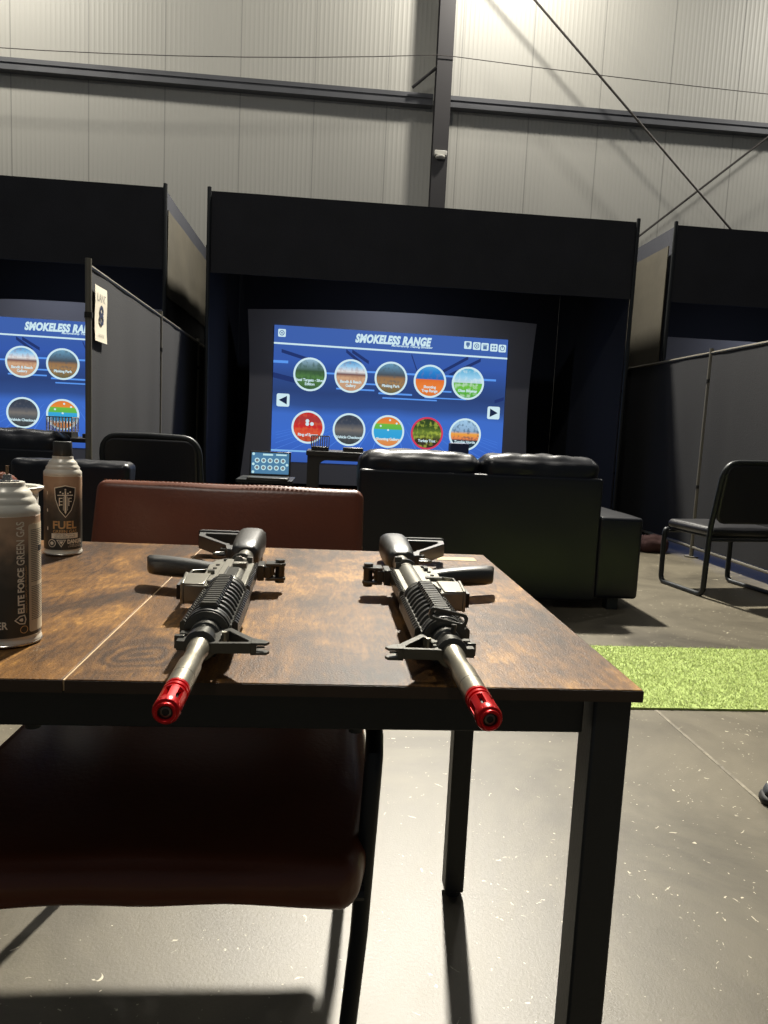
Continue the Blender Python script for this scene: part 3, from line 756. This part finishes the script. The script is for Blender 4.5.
    mb.bm.faces.new(rings[0]); mb.bm.faces.new(rings[-1][::-1])
    mb.build('pistol_grip', M['black_poly'], t, sharp=60)
    # buffer tube
    MB().lathe([(.012, -.590), (.0155, -.592), (.0155, -.60), (.0145, -.601), (.0145, -.84)], 24, axis='x').build('buffer_tube', M['dark_gun'], t)
    MB().lathe([(.014, -.604), (.0205, -.605), (.0205, -.612), (.014, -.613)], 24, axis='x').build('castle_nut', M['black_gun'], t)
    # stock: cheek body + triangular toe frame
    mb = MB(); rings = []
    for xx, hy, hz, oy in ((-.680, .018, .018, -.001), (-.685, .0235, .0215, -.002), (-.73, .026, .025, -.003), (-.82, .0285, .0275, -.004), (-.862, .028, .0265, -.004), (-.869, .025, .024, -.004)):
        rg = []
        for k in range(28):
            a = 2*PI*k/28; ca, sa = math.cos(a), math.sin(a)
            rg.append(mb.bm.verts.new((xx, oy+hy*math.copysign(abs(ca)**.62, ca), hz*math.copysign(abs(sa)**.62, sa))))
        rings.append(rg)
    for A, B in zip(rings, rings[1:]):
        for k in range(28): mb.bm.faces.new((A[k], A[(k+1) % 28], B[(k+1) % 28], B[k]))
    mb.bm.faces.new(rings[0]); mb.bm.faces.new(rings[-1][::-1])
    st = mb.build('stock', M['black_poly'], t, sharp=50); st['label'] = 'rounded adjustable shoulder stock'
    outer = [(-.69, -.020), (-.69, -.034), (-.730, -.040), (-.835, -.104), (-.878, -.108), (-.876, .022), (-.858, .022), (-.846, -.010)]
    inner = [(-.730, -.026), (-.730, -.030), (-.745, -.038), (-.838, -.092), (-.862, -.094), (-.862, -.040), (-.858, -.030), (-.836, -.026)]
    MB().ring_prism(outer, inner, -.0125, .0125, 'z').build('stock_frame', M['black_poly'], st, bevel=.002)
    MB().prism([(-.876, .024), (-.884, .018), (-.888, -.104), (-.878, -.112)], -.0165, .0165, 'z').build('butt_pad', M['rubber'], st, bevel=.003)
    MB().box(-.765, -.730, -.050, -.030, -.006, .006).cyl((-.75, -.04, -.012), (-.75, -.04, .012), .004, n=12).build('adjustment_lever', M['black_gun'], st, bevel=.001)
    MB().sweep([(-.702, -.034, .0), (-.698, -.050, .0), (-.706, -.058, 0), (-.718, -.054, 0), (-.720, -.040, 0)], .0022, 8).build('sling_loop', M['black_gun'], st)
    # rear sight, flipped up
    mb = MB().box(-.588, -.548, .030, .040, -.012, .012).box(-.582, -.556, .040, .050, -.009, .009)
    for s_ in (-1, 1): mb.prism([(-.584, .042), (-.556, .042), (-.558, .066), (-.564, .073), (-.576, .073), (-.582, .066)], s_*.0115-.0022, s_*.0115+.0022, 'z')
    mb.box(-.577, -.565, .048, .054, -.012, .012)
    mb.ring_prism(circ(.0085, 18, .060, 0), circ(.005, 18, .060, 0), -.574, -.568, 'x')
    rs = mb.build('rear_sight', M['black_gun'], t, bevel=.0006)
    MB().cyl((-.571, .064, -.0185), (-.571, .064, .0185), .0075, n=18).build('windage_knob', M['black_gun'], rs)
    if loop:
        Ml = Matrix.Translation((-.212, -.001, -.029)) @ Matrix.Rotation(-.22, 4, 'X')
        MB().ring_prism(rrect(.044, .014, .005), rrect(.037, .0075, .003), -.002, .002, 'x', Ml).cyl((-.206, -.006, -.012), (-.206, -.007, -.022), .003, n=8).build('sling_swivel', M['black_gun'], t)
    return t

def place(o, muz, axis, upv):
    X = -Vector(axis).normalized()                 # toward the muzzle
    Y = Vector(upv); Y = (Y-X*Y.dot(X)).normalized(); Z = X.cross(Y)
    o.matrix_world = Matrix(((X.x, Y.x, Z.x, muz[0]), (X.y, Y.y, Z.y, muz[1]), (X.z, Y.z, Z.z, muz[2]), (0, 0, 0, 1)))
gl = rifle('airsoft_rifle', 'black airsoft rifle lying on the table with its grip pointing left, red tip')
place(gl, (-.1205, .538, .7860), (-.026, 1, -.006), (1, 0, .0))
gr = rifle('airsoft_rifle', 'black airsoft rifle lying on the table with its grip pointing right, red tip', True)
place(gr, (.1375, .533, .7860), (-.008, 1, -.006), (-1, 0, .0))

# ------------------------------------------------------------------ cans
def wrap(mb, R, th0, z0, vertical=False):
    bm = mb.bm
    xs = [v.co.x for v in bm.verts]; ys = [v.co.y for v in bm.verts]
    ax = 1 if vertical else 0
    lo, hi = (min(ys), max(ys)) if vertical else (min(xs), max(xs))
    q = lo+.0015
    while q < hi:
        no = (0, 1, 0) if vertical else (1, 0, 0); co = (0, q, 0) if vertical else (q, 0, 0)
        bmesh.ops.bisect_plane(bm, geom=bm.verts[:]+bm.edges[:]+bm.faces[:], plane_co=co, plane_no=no); q += .0015
    for v in bm.verts:
        tx, ty, tz = v.co
        th, z = (th0-ty/R, z0+tx) if vertical else (th0+tx/R, z0+ty)
        rr = R+tz; v.co = (rr*math.cos(th), rr*math.sin(th), z)
    return mb
def gas_can(loc, label, cap, art):
    t = empty('gas_can', loc, 0, label, 'gas can', 'green gas cans')
    R = .033
    prof = [(.029, .0), (.0322, .0008), (.0338, .003), (.0338, .006), (.0326, .008), (R, .010), (R, .150), (.0334, .152), (.0330, .157), (.0300, .1605), (.0292, .1625), (.0296, .1645), (.0268, .1685), (.0252, .1705), (.0254, .1725), (.0225, .1765), (.0185, .1800), (.0180, .1815), (.0184, .1835), (.0178, .1855), (.0130, .1858), (.0120, .184)]
    MB().lathe(prof, 64).build('can_body', M['can_white'], t, sharp=50)
    MB().lathe([(.0328, .0118), (.0333, .0122), (.0333, .1485), (.0328, .149)], 72).build('label', M['can_label'], t)
    MB().lathe([(.0336, .0012), (.0343, .002), (.0343, .0035), (.0336, .0042)], 64).build('bottom_rim', M['tin'], t)
    if cap: MB().lathe([(.0168, .1835), (.0172, .1845), (.0166, .2105), (.0158, .2125), (.0140, .2132), (.0136, .211)], 40).build('cap', M['black_poly'], t)
    else:
        MB().lathe([(.0125, .1845), (.0120, .1868), (.006, .1872), (.0045, .190), (.0042, .1935), (.002, .194)], 32).build('valve_cup', M['tin'], t)
        MB().cyl((0, 0, .190), (0, 0, .2035), .0016, n=10).build('valve_stem', mat('brass valve', (150, 120, 90), .35, .6), t)
    RR = .03345
    art(t, RR, math.atan2(-loc[1], -loc[0]))
    return t
D = math.radians
def lab(t, mb, nm, m): return mb.build(nm, M[m], t)
def art_far(t, R, c):
    th = c+D(7)
    K = 1.42
    def S(p): return [(x*K, y*1.52) for x, y in p]
    sh_o = [(-.0135, .018), (0, .021), (.0135, .018), (.0125, .004), (.0075, -.010), (0, -.019), (-.0075, -.010), (-.0125, .004)]
    sh_o = S(sh_o); sh_i = [(x*.92, y*.94) for x, y in sh_o]; zc = .1015
    lab(t, wrap(MB().prism(sh_i, 0, .0001), R, th, zc), 'crest_field', 'label_dark')
    lab(t, wrap(MB().ring_prism(sh_o, sh_i, 0, .0003), R, th, zc), 'crest_border', 'label_text')
    sw = MB().prism([(-.0012, .008), (.0012, .008), (.0012, -.012), (0, -.0145), (-.0012, -.012)], .0002, .0004).box(-.0095, .0095, .008, .0092, .0002, .0004).box(-.0008, .0008, .009, .014, .0002, .0004)
    for x, y in ((-.006, .0125), (-.003, .0108), (.003, .0108), (.006, .0125), (0, .0155)): sw.prism(circ(.0011, 8, x, y), .0002, .0004)
    for x0 in (-.0078, .0035):
        for dy in (0, -.004, -.008) if x0 < 0 else (0, -.004): sw.box(x0, x0+.0043, .0045+dy, .0056+dy, .0002, .0004)
        sw.box(x0, x0+.0012, -.0045, .0056, .0002, .0004)
    for s_ in (-1, 1): sw.box(s_*.0025-.0003, s_*.0025+.0003, -.010, .007, .0002, .0004)
    for v in sw.bm.verts: v.co.x *= K; v.co.y *= 1.52
    lab(t, wrap(sw, R, th, zc), 'crest_sword', 'label_text')
    lab(t, wrap(fit(text_bm('FUEL', .02, bold=.0006), .043, .0150), R, th-D(1), .0590), 'fuel_text', 'label_gold')
    lab(t, wrap(fit(text_bm('GREEN GAS', .01, bold=.0001), .043, .0062), R, th-D(1), .0468), 'green_gas_text', 'label_gold')
    lab(t, wrap(MB().box(-.0245, .0245, -.0048, .0048, 0, .0001), R, th-D(1), .0385), 'caption_panel', 'label_text')
    lab(t, wrap(fit(text_bm('COMPATIBLE WITH ALL\nGAS POWERED AIRSOFT', .0030), .038, .0068), R+.00015, th-D(1), .0385), 'caption_text', 'label_dark')
    ic = MB().ring_prism(circ(.0075, 24), circ(.0062, 24), 0, .0002).prism(circ(.0035, 8), 0, .0002)
    lab(t, wrap(ic, R, th-D(42), .0245), 'warning_circle', 'label_text')
    lab(t, wrap(MB().ring_prism([(-.0085, .0068), (.0085, .0068), (0, -.0075)], [(-.0066, .0056), (.0066, .0056), (0, -.0050)], 0, .0002).prism([(-.004, .004), (.004, .004), (0, -.002)], 0, .0002), R, th-D(13), .0245), 'warning_triangle', 'label_text')
    lab(t, wrap(fit(text_bm('DANGER', .0072, bold=.0003), .031, .0082), R, th+D(32), .0275), 'danger_text', 'label_text')
    lab(t, wrap(fit(text_bm('EXTREMELY FLAMMABLE\nCONTENTS UNDER PRESSURE', .0022), .029, .005), R, th+D(32), .0195), 'small_text', 'label_text')
    for z in (.052, .086, .118): lab(t, wrap(MB().box(-.001, .001, -.003, .003, 0, .0002), R, th-D(58), z), 'label_mark', 'label_text')
def art_near(t, R, c):
    lab(t, wrap(fit(text_bm('ELITE FORCE', .0105, bold=.0004), .0520, .0075), R, c+D(21), .0655, True), 'brand_text', 'label_text')
    lab(t, wrap(fit(text_bm('GREEN GAS', .0125, bold=.0002), .0490, .0088), R, c+D(21), .1190, True), 'green_gas_text', 'label_text')
    lab(t, wrap(fit(text_bm('PREMIUM LUBRICATED PROPELLANT', .0034), .055, .0022), R, c+D(31), .0665, True), 'caption_text', 'label_gold')
    so_ = [(-.0055, .004), (0, .0055), (.0055, .004), (.0048, -.002), (0, -.0075), (-.0048, -.002)]
    so_ = [(-y, x) for x, y in so_]; si_ = [(x*.78, y*.78) for x, y in so_]
    so_ = [(-y, x) for x, y in so_]; si_ = [(-y, x) for x, y in si_]
    lab(t, wrap(MB().ring_prism(so_, si_, 0, .0002).prism([(x*.45, y*.45) for x, y in si_], 0, .0002), R, c+D(21), .0320, True), 'crest_border', 'label_text')
    lab(t, wrap(fit(text_bm('POWER', .013, bold=.0003), .034, .0088), R, c-D(32), .0270), 'power_text', 'label_text')
    lab(t, wrap(MB().box(-.03, 0, -.0022, .0022, 0, .0002), R, c-D(17), .0185), 'power_caption', 'label_gold')
    o = rrect(.046, .124, .003)
    lab(t, wrap(MB().prism(o, 0, .0002), R, c+D(76), .078), 'info_panel', 'label_panel')
    ln = MB()
    for k in range(50):
        z = .055-k*.0021
        if 28 < k < 31: continue
        ln.box(-.020, -.020+.036*random.uniform(.75, 1), z-.0003, z+.0003, 0, .00015)
    ln.box(-.008, .002, .030, .036, 0, .0002)
    lab(t, wrap(ln, R+.0002, c+D(76), .078), 'info_lines', 'label_dark')
    lab(t, wrap(MB().ring_prism(circ(.0045, 20), circ(.0037, 20), 0, .0002), R, c+D(26), .0205), 'recycling_mark', 'label_gold')
gas_can((-.499, 1.366, .7502), 'capped white and brown green gas can at the far table edge reading FUEL', True, art_far)
gas_can((-.3615, .823, .7502), 'uncapped white and brown green gas can nearest the camera, at the left picture edge', False, art_near)

# white tub hidden behind the near can
tb = MB().lathe([(.028, 0), (.030, .001), (.0385, .155), (.0450, .1600), (.0455, .1625), (.0430, .1635), (.0375, .162), (.0285, .004), (.028, .003)], 48)
tag(tb.build('plastic_tub', M['white_plastic'], loc=(-.437, .995, .7502)), 'white plastic tub with a flared rim behind the near gas can', 'tub')

# ------------------------------------------------------------------ brown leather armchairs
def brown_chair():
    t = empty('leather_chair', (0, 0, 0), 0, 'x', 'chair', 'brown leather chairs')
    # local: seat centre x=0, faces -y (toward the camera); y=0 at the seat front
    st = MB().cushion(-.306, .306, .0, .50, .405, .475, .028, (.004, .01, .012), (18, 12, 5), .004, 7, 1).build('seat', M['brown_leather'], t, sharp=80)
    for v in st.data.vertices:
        q = max(0, 1-v.co.y/.22); v.co.x *= 1-.095*q*q; v.co.z -= .012*q*q*(abs(v.co.x)/.3)**2
    # backrest, reclined: from (y .47, z .47) to (y .80, z .88)
    a = math.atan2(.17, .40)
    Mb = Matrix.Translation((0, .70, .455)) @ Matrix.Rotation(-.28, 4, 'X')
    bk = MB().cushion(-.306, .306, 0, .065, 0, .435, .022, (.004, .014, .003), (18, 4, 12), .003, 6, 5, Mb).build('backrest', M['brown_leather'], t, sharp=80)
    s = MB()
    n = 56
    for i in range(n):
        x = -.285+.57*i/(n-1); s.box(x-.003, x+.003, -.0015, .0015, .0, .0012, Mb @ Matrix.Translation((0, .006, .4335)))
    s.build('stitching', M['stitch'], bk)
    # wing gussets closing seat and back
    for sx in (-1, 1):
        x = sx*.300
        pth = [(x-sx*.035, .085, .008), (x-sx*.03, .080, .05), (x-sx*.012, .075, .32), (x-sx*.004, .072, .545), (x-sx*.002, .082, .575), (x, .115, .590), (x+sx*.004, .50, .605), (x+sx*.006, .60, .595), (x+sx*.008, .635, .56), (x+sx*.006, .645, .32), (x-sx*.01, .66, .05), (x-sx*.02, .665, .008)]
        fr = MB().sweep(pth, .0125, 12).build('arm_frame', M['black_steel'], t)
        MB().cushion(x-.018, x+.030, .17, .50, .606, .630, .011, (0, 0, .002), (3, 8, 2)).build('arm_pad', M['black_poly'], fr, sharp=80)
    MB().sweep([(-.29, .05, .398), (.29, .05, .398)], .010, 8).sweep([(-.30, .46, .398), (.30, .46, .398)], .010, 8).sweep([(-.285, .655, .36), (-.25, .70, .47), (-.24, .76, .62)], .010, 8).sweep([(.285, .655, .36), (.25, .70, .47), (.24, .76, .62)], .010, 8).sweep([(-.28, .655, .36), (.28, .655, .36)], .010, 8).sweep([(-.29, .075, .38), (-.29, .65, .38)], .009, 8).sweep([(.29, .075, .38), (.29, .65, .38)], .009, 8).build('under_frame', M['black_steel'], t)
    MB().box(-.27, .27, .04, .67, .393, .404).build('seat_board', M['black_poly'], t)
    return t
c1 = brown_chair(); c1['label'] = 'brown leather armchair pushed in at the far side of the table behind the left rifle'
c1.location = (-.222, .822, 0)
c2 = copy_tree(c1); c2['label'] = 'brown leather armchair whose back corner shows above the uncapped gas can'
c2.location = (-1.06, .915, 0)

# ------------------------------------------------------------------ black sofas (seen from behind)
def sofa():
    t = empty('leather_sofa', (0, 0, 0), 0, 'x', 'sofa', 'black leather sofas')
    # local x 0..1.43 between arms, back plane y=0, faces +y
    MB().cushion(0, 1.435, 0, .15, .05, .785, .018, (0, .004, 0), (20, 3, 10), .003, 4, 2).build('back_frame', M['black_leather'], t, sharp=80)
    MB().cushion(0, 1.43, .12, .90, .08, .30, .02, (0, 0, 0), (14, 8, 3)).build('base', M['black_leather'], t, sharp=80)
    for x0, x1 in ((-.27, .0), (1.43, 1.70)):
        MB().cushion(x0+.002, x1-.002, .0, .92, .07, .56, .022, (.004, .004, .008), (6, 12, 8), .003, 6, x0).build('armrest', M['black_leather'], t, sharp=80)
    for k, (x0, x1) in enumerate(((.005, .708), (.722, 1.425))):
        MB().cushion(x0, x1, .045-.01*k, .27, .60, .885+.006*k, .06, (.01, .02, .018), (22, 6, 10), .010, 13, 3+5*k).build('back_cushion', M['black_leather'], t, sharp=80)
        MB().cushion(x0, x1, .24, .90, .30, .46, .05, (.0, .01, .02), (14, 12, 4), .006, 9, 1+k).build('seat_cushion', M['black_leather'], t, sharp=80)
    for x in (-.22, 1.52):
        for y in (.02, .80): MB().box(x, x+.07, y, y+.07, 0, .1).build('foot', M['black_steel'], t, bevel=.004)
    return t
s1 = sofa(); s1.location = (.175, 4.0, 0); s1['label'] = 'black leather two-seat sofa seen from behind, facing the middle screen'
s2 = copy_tree(s1); s2.location = (-3.125, 4.56, 0); s2['label'] = 'black leather sofa seen from behind in the left lane, facing the left screen'

# black leather tub chair at left
t = empty('leather_armchair', (-1.215, 3.2, 0), 0, 'low black leather armchair with creased shiny top edge behind the capped gas can', 'armchair')
MB().cushion(-.185, .328, 0, .14, .10, .808, .03, (0, .012, .004), (20, 3, 10), .008, 14, 4).build('backrest', M['black_leather'], t, sharp=80)
for x0, x1 in ((-.23, -.10), (.24, .37)): MB().cushion(x0, x1, .09, .68, .09, .56, .035, (.01, .01, .01), (4, 12, 8), .006, 12, 7).build('armrest', M['black_leather'], t, sharp=80)
MB().cushion(-.10, .24, .10, .66, .12, .43, .04, (0, .01, .02), (10, 10, 6), .005, 9, 8).build('seat', M['black_leather'], t, sharp=80)
for x in (-.20, .30):
    for y in (.03, .6): MB().cyl((x+.01, y, 0), (x+.01, y, .12), .02, n=12).build('foot', M['black_steel'], t)

# ------------------------------------------------------------------ black guest chairs on sled frames
def bez(pts, r=.06, n=5):
    out = [Vector(pts[0])]
    for a, b_, c in zip(pts, pts[1:], pts[2:]):
        a, b_, c = Vector(a), Vector(b_), Vector(c)
        p = b_+(a-b_).normalized()*min(r, (a-b_).length*.45); q = b_+(c-b_).normalized()*min(r, (c-b_).length*.45)
        for i in range(n+1):
            u = i/n; out.append(p*(1-u)**2+b_*2*u*(1-u)+q*u*u)
    out.append(Vector(pts[-1])); return out
def guest_chair():
    t = empty('guest_chair', (0, 0, 0), 0, 'x', 'chair', 'black vinyl guest chairs')
    # local: y=0 at the rear foot of the frame, faces +y, width .56
    MB().cushion(-.262, .262, .0, .47, .410, .468, .028, (.004, .006, .018), (14, 12, 3), .002, 7, 2).build('seat', M['black_vinyl'], t, sharp=80)
    MB().cushion(-.24, .24, .02, .45, .392, .410, .006, (0, 0, 0), (6, 6, 1)).build('seat_pan', M['black_steel'], t, sharp=60)
    Mb = Matrix.Translation((0, -.022, .50)) @ Matrix.Rotation(.16, 4, 'X')
    mb = MB(); o = rrect(.545, .40, .075, 6)
    prof = [(x*(1-.10*(y < -.1)*0), y) for x, y in o]
    mb.prism([(x, y+.20) for x, y in prof], -.018, .018, 'y', Mb)
    MB_ = mb.build('backrest', M['black_vinyl'], t, bevel=.014, seg=3)
    for sx in (-1, 1):
        x = sx*.285
        pts = [(x*.90, .46, .392), (x, .455, .388), (x, .45, .012), (x, .0, .012), (x, -.01, .46), (x*.985, -.075, .845), (x*.80, -.085, .905), (0, -.088, .91)]
        MB().sweep(bez(pts, .055), .018, 12).build('side_frame', M['black_steel'], t)
    MB().sweep([(-.27, .43, .385), (.27, .43, .385)], .010, 8).sweep([(-.28, .0, .385), (.28, .0, .385)], .010, 8).build('cross_bar', M['black_steel'], t)
    return t
g1 = guest_chair(); g1.location = (2.80, 4.475, 0); g1.rotation_euler = (0, 0, .17); g1['label'] = 'black vinyl guest chair on a sled frame beside the right partition'
g2 = copy_tree(g1); g2.location = (-1.035, 4.28, 0); g2.rotation_euler = (0, 0, -.05); g2['label'] = 'black vinyl guest chair seen from behind, beside the left partition'

# ------------------------------------------------------------------ launcher desk, basket, laptop
def wire_basket(loc, s, label):
    t = empty('plastic_basket', loc, 0, label, 'basket', 'slatted baskets')
    w_, d_, h_ = .125*s, .10*s, .105*s
    MB().box(-w_/2, w_/2, -d_/2, d_/2, 0, .03*s).build('tray', M['black_poly'], t, bevel=.003)
    b2 = MB()
    for i in range(9):
        x = -w_/2+w_*i/8
        for y in (-d_/2, d_/2): b2.box(x-.0035, x+.0035, y-.0015, y+.0015, .03*s, h_)
    for i in range(1, 6):
        y = -d_/2+d_*i/6
        for x in (-w_/2, w_/2): b2.box(x-.0015, x+.0015, y-.0035, y+.0035, .03*s, h_)
    b2.build('slats', M['wire'], t)
    b3 = MB().ring_prism(rrect(w_+.006, d_+.006, .008), rrect(w_-.004, d_-.004, .006), h_-.004, h_+.003).build('rim', M['wire'], t)
    return t
t = empty('launch_desk', (.35, 5.5, 0), 0, 'black open desk with a rounded cut-out in front of the middle screen', 'desk')
MB().box(-.53, .75, -.02, .45, .785, .82).build('desktop', M['black_poly'], t, bevel=.004)
n = 8; arch = [(-.43, 0), (-.43, .69)]+[(-.43+.06*(1-math.cos(PI/2*i/n)), .69+.06*math.sin(PI/2*i/n)) for i in range(1, n+1)]
arch += [(.60+.06*math.sin(PI/2*i/n), .69+.06*math.cos(PI/2*i/n)) for i in range(n+1)]+[(.66, 0)]
pan = [(-.52, 0)]+arch[0:1]+arch[1:]+[(.74, 0), (.74, .785), (-.52, .785)]
for y in (.0, .40): MB().prism(pan, y, y+.03, 'y').build('arched_panel', M['black_poly'], t)
MB().box(-.52, -.49, .03, .40, 0, .785).build('side_board', M['black_poly'], t); MB().box(.71, .74, .03, .40, 0, .785).build('side_board', M['black_poly'], t)
wire_basket((-.075, 5.60, .82), 1.1, 'small grey slatted basket on the left end of the black desk below the middle screen')
bb = MB().box(-.08, .08, -.05, .05, 0, .035).build('black_box', M['black_poly'], bevel=.006, loc=(.185, 5.60, .8205)); tag(bb, 'flat black box on the desk beside the slatted basket', 'box')
wire_basket((-2.10, 5.75, .83), 1.5, 'slatted basket in front of the left screen, seen above the left sofa')
ld = empty('launch_desk', (-2.5, 5.72, 0), 0, 'black desk in front of the left screen, hidden behind the left sofa', 'desk')
MB().box(-.65, .72, -.05, .4, .795, .83).build('desktop', M['black_poly'], ld, bevel=.004)
for x in (-.62, .66): MB().box(x, x+.03, -.03, .38, 0, .795).build('side_board', M['black_poly'], ld)
tag(MB().box(-.065, .065, -.05, .05, 0, .035).build('black_box', M['black_poly'], bevel=.006, loc=(-1.87, 5.75, .8305)), 'flat black box beside the slatted basket in front of the left screen', 'box')
tag(MB().box(-.075, .075, -.05, .05, 0, .11).build('speaker_box', mat('grey blue speaker', (52, 62, 98), .6), bevel=.008, loc=(1.03, 5.60, .8205)), 'small grey blue box standing just above the sofa between its cushions', 'box')
# laptop stand table and laptop
lt = empty('side_table', (-.52, 5.75, 0), 0, 'low black side table holding the laptop', 'side table')
MB().box(-.20, .24, -.22, .22, .55, .575).build('table_top', M['black_steel'], lt, bevel=.004)
for x in (-.18, .20):
    for y in (-.2, .18): MB().box(x, x+.025, y, y+.025, 0, .55).build('leg', M['black_steel'], lt)
lp = empty('laptop', (-.475, 5.72, .5752), 0, 'small open laptop showing the target menu, left of the black desk', 'laptop')
MB().box(-.16, .16, -.20, .02, 0, .018).build('base', M['black_poly'], lp, bevel=.004)
Ms = Matrix.Translation((0, .02, .016)) @ Matrix.Rotation(-.16, 4, 'X')
lid = MB().box(-.165, .165, 0, .01, 0, .20, Ms).build('lid', M['black_poly'], lp, bevel=.003)
MB().box(-.150, .150, -.002, 0, .018, .188, Ms).build('display', emi('laptop display blue', (78, 125, 160), 1.), lid)
d_ = MB(); d2 = MB()
for r_ in (0, 1):
    for k in range(5): d_.prism(circ(.020, 18, -.105+k*.052, .125-.058*r_), -.0035, -.002, 'y', Ms)
d_.box(-.06, .02, -.0035, -.002, .166, .180, Ms).box(.045, .13, -.0035, -.002, .168, .180, Ms)
for x, z in ((-.135, .094), (.135, .094), (-.135, .176), (-.135, .03)): d_.prism(circ(.011, 12, x, z), -.0035, -.002, 'y', Ms)
d_.build('display_icons', emi('laptop icon white', (190, 230, 235), 1.), lid)
for r_ in (0, 1):
    for k in range(5): d2.prism(circ(.012, 14, -.105+k*.052, .125-.058*r_), -.0045, -.0035, 'y', Ms)
d2.build('display_pictures', emi('laptop picture brown', (120, 120, 125), 1.), lid)

# ------------------------------------------------------------------ shoe and bundle
sh_ = empty('sneaker', (1.36, 1.80, 0), -.35, 'dark sneaker with white toe stripes at the right picture edge', 'shoe')
def loft(secs, name, m, parent):
    mb = MB(); rings = []
    for cx, hy, z0, z1 in secs:
        rg = []
        for k in range(20):
            a = 2*PI*k/20; ca, sa = math.cos(a), math.sin(a)
            rg.append(mb.bm.verts.new((cx, hy*math.copysign(abs(ca)**.75, ca), (z0+z1)/2+(z1-z0)/2*math.copysign(abs(sa)**.75, sa))))
        rings.append(rg)
    for A, B in zip(rings, rings[1:]):
        for k in range(20): mb.bm.faces.new((A[k], A[(k+1) % 20], B[(k+1) % 20], B[k]))
    mb.bm.faces.new(rings[0]); mb.bm.faces.new(rings[-1][::-1]); return mb.build(name, m, parent, sharp=60)
loft([(-.088, .018, .0, .022), (-.080, .034, 0, .027), (-.05, .046, 0, .027), (0, .048, 0, .026), (.08, .040, 0, .028), (.15, .040, 0, .032), (.19, .032, 0, .034), (.2, .02, .004, .03)], 'sole', M['rubber'], sh_)
loft([(-.080, .014, .024, .038), (-.070, .030, .022, .050), (-.04, .040, .02, .062), (0, .042, .02, .078), (.05, .038, .02, .100), (.10, .036, .02, .108), (.15, .036, .02, .110), (.188, .026, .02, .100)], 'upper', mat('dark sneaker fabric', (38, 42, 50), .6), sh_)
MB().sweep([(-.058, -.037, .040), (-.066, -.020, .051), (-.068, 0, .0535), (-.066, .02, .051)], .003, 6).sweep([(-.046, -.041, .044), (-.052, -.022, .058), (-.054, 0, .0605), (-.052, .022, .058)], .003, 6).build('stripe', M['white_plastic'], sh_)
tag(MB().cushion(-.14, .14, -.09, .09, 0, .14, .06, (.01, .01, .02), (10, 8, 6), .02, 12, 3).build('cloth_bundle', mat('faded red cloth', (62, 36, 34), .9, 0, .3, 40), loc=(3.02, 6.25, 0)), 'small dull red cloth bundle on the floor behind the black guest chair', 'cloth bundle')

# ------------------------------------------------------------------ lights
def area(name, loc, target, size, power, c=(1, .95, .86), spread=PI):
    l = bpy.data.lights.new(name, 'AREA'); l.shape = 'DISK'; l.size = size; l.energy = power; l.color = c; l.spread = spread
    o = bpy.data.objects.new(name, l); col.objects.link(o); o.location = loc
    o.rotation_euler = (Vector(target)-Vector(loc)).to_track_quat('-Z', 'Y').to_euler(); return o
area('high_bay_and_fill', (1.25, 8.9, 8.4), (.4, 1.4, 0), .42, 1250, c=(1, .945, .83), spread=D(115))
area('high_bay_and_fill', (2.6, 8.9, 8.9), (1.2, 11, 6.5), .45, 215, c=(1, .95, .87))
area('high_bay_and_fill', (-5.5, 8.6, 9), (-5.2, 11, 5.5), .45, 215, c=(1, .95, .86))
area('high_bay_and_fill', (9, 8.6, 9), (8.2, 11, 5.5), .45, 230, c=(1, .96, .89))
area('high_bay_and_fill', (-1.5, -1.5, 8.8), (-.3, 3, 0), .5, 140)  # weak fill added behind the camera to lift faces turned toward it
for x in (.69, -3.07, 5.4):
    area('projector_lamp', (x, 7.45, 2.9), (x, 8.4, 1.3), .12, 8, c=(.80, .86, 1), spread=D(150))
w = bpy.data.worlds.new('world'); scn.world = w; w.use_nodes = True
w.node_tree.nodes['Background'].inputs['Color'].default_value = (.75, .85, 1, 1); w.node_tree.nodes['Background'].inputs['Strength'].default_value = .075

# ------------------------------------------------------------------ camera
cd = bpy.data.cameras.new('camera'); co = bpy.data.objects.new('camera', cd); col.objects.link(co)
cd.sensor_fit = 'VERTICAL'; cd.sensor_height = 24; cd.lens = 24*703.19/1024; cd.clip_start = .02
yaw, p, r = .0811045, .117584, .0479314
u = Vector((math.cos(yaw), math.sin(yaw), 0)); nn = Vector((-math.sin(yaw), math.cos(yaw), 0))
def W(v): return Vector((v.dot(u), v.dot(nn), v.z))
F = Vector((0, math.cos(p), -math.sin(p))); up = Vector((0, math.sin(p), math.cos(p))); rt = Vector((1, 0, 0))
R_ = W(rt*math.cos(r)+up*math.sin(r)); U_ = W(up*math.cos(r)-rt*math.sin(r)); F_ = W(F)
co.matrix_world = Matrix(((R_.x, U_.x, -F_.x, 0), (R_.y, U_.y, -F_.y, 0), (R_.z, U_.z, -F_.z, 1.015), (0, 0, 0, 1)))
scn.camera = co
scn.view_settings.view_transform = 'Standard'; scn.view_settings.look = 'None'; scn.view_settings.gamma = 1
scn.view_settings.use_curve_mapping = False; scn.view_settings.exposure = 0
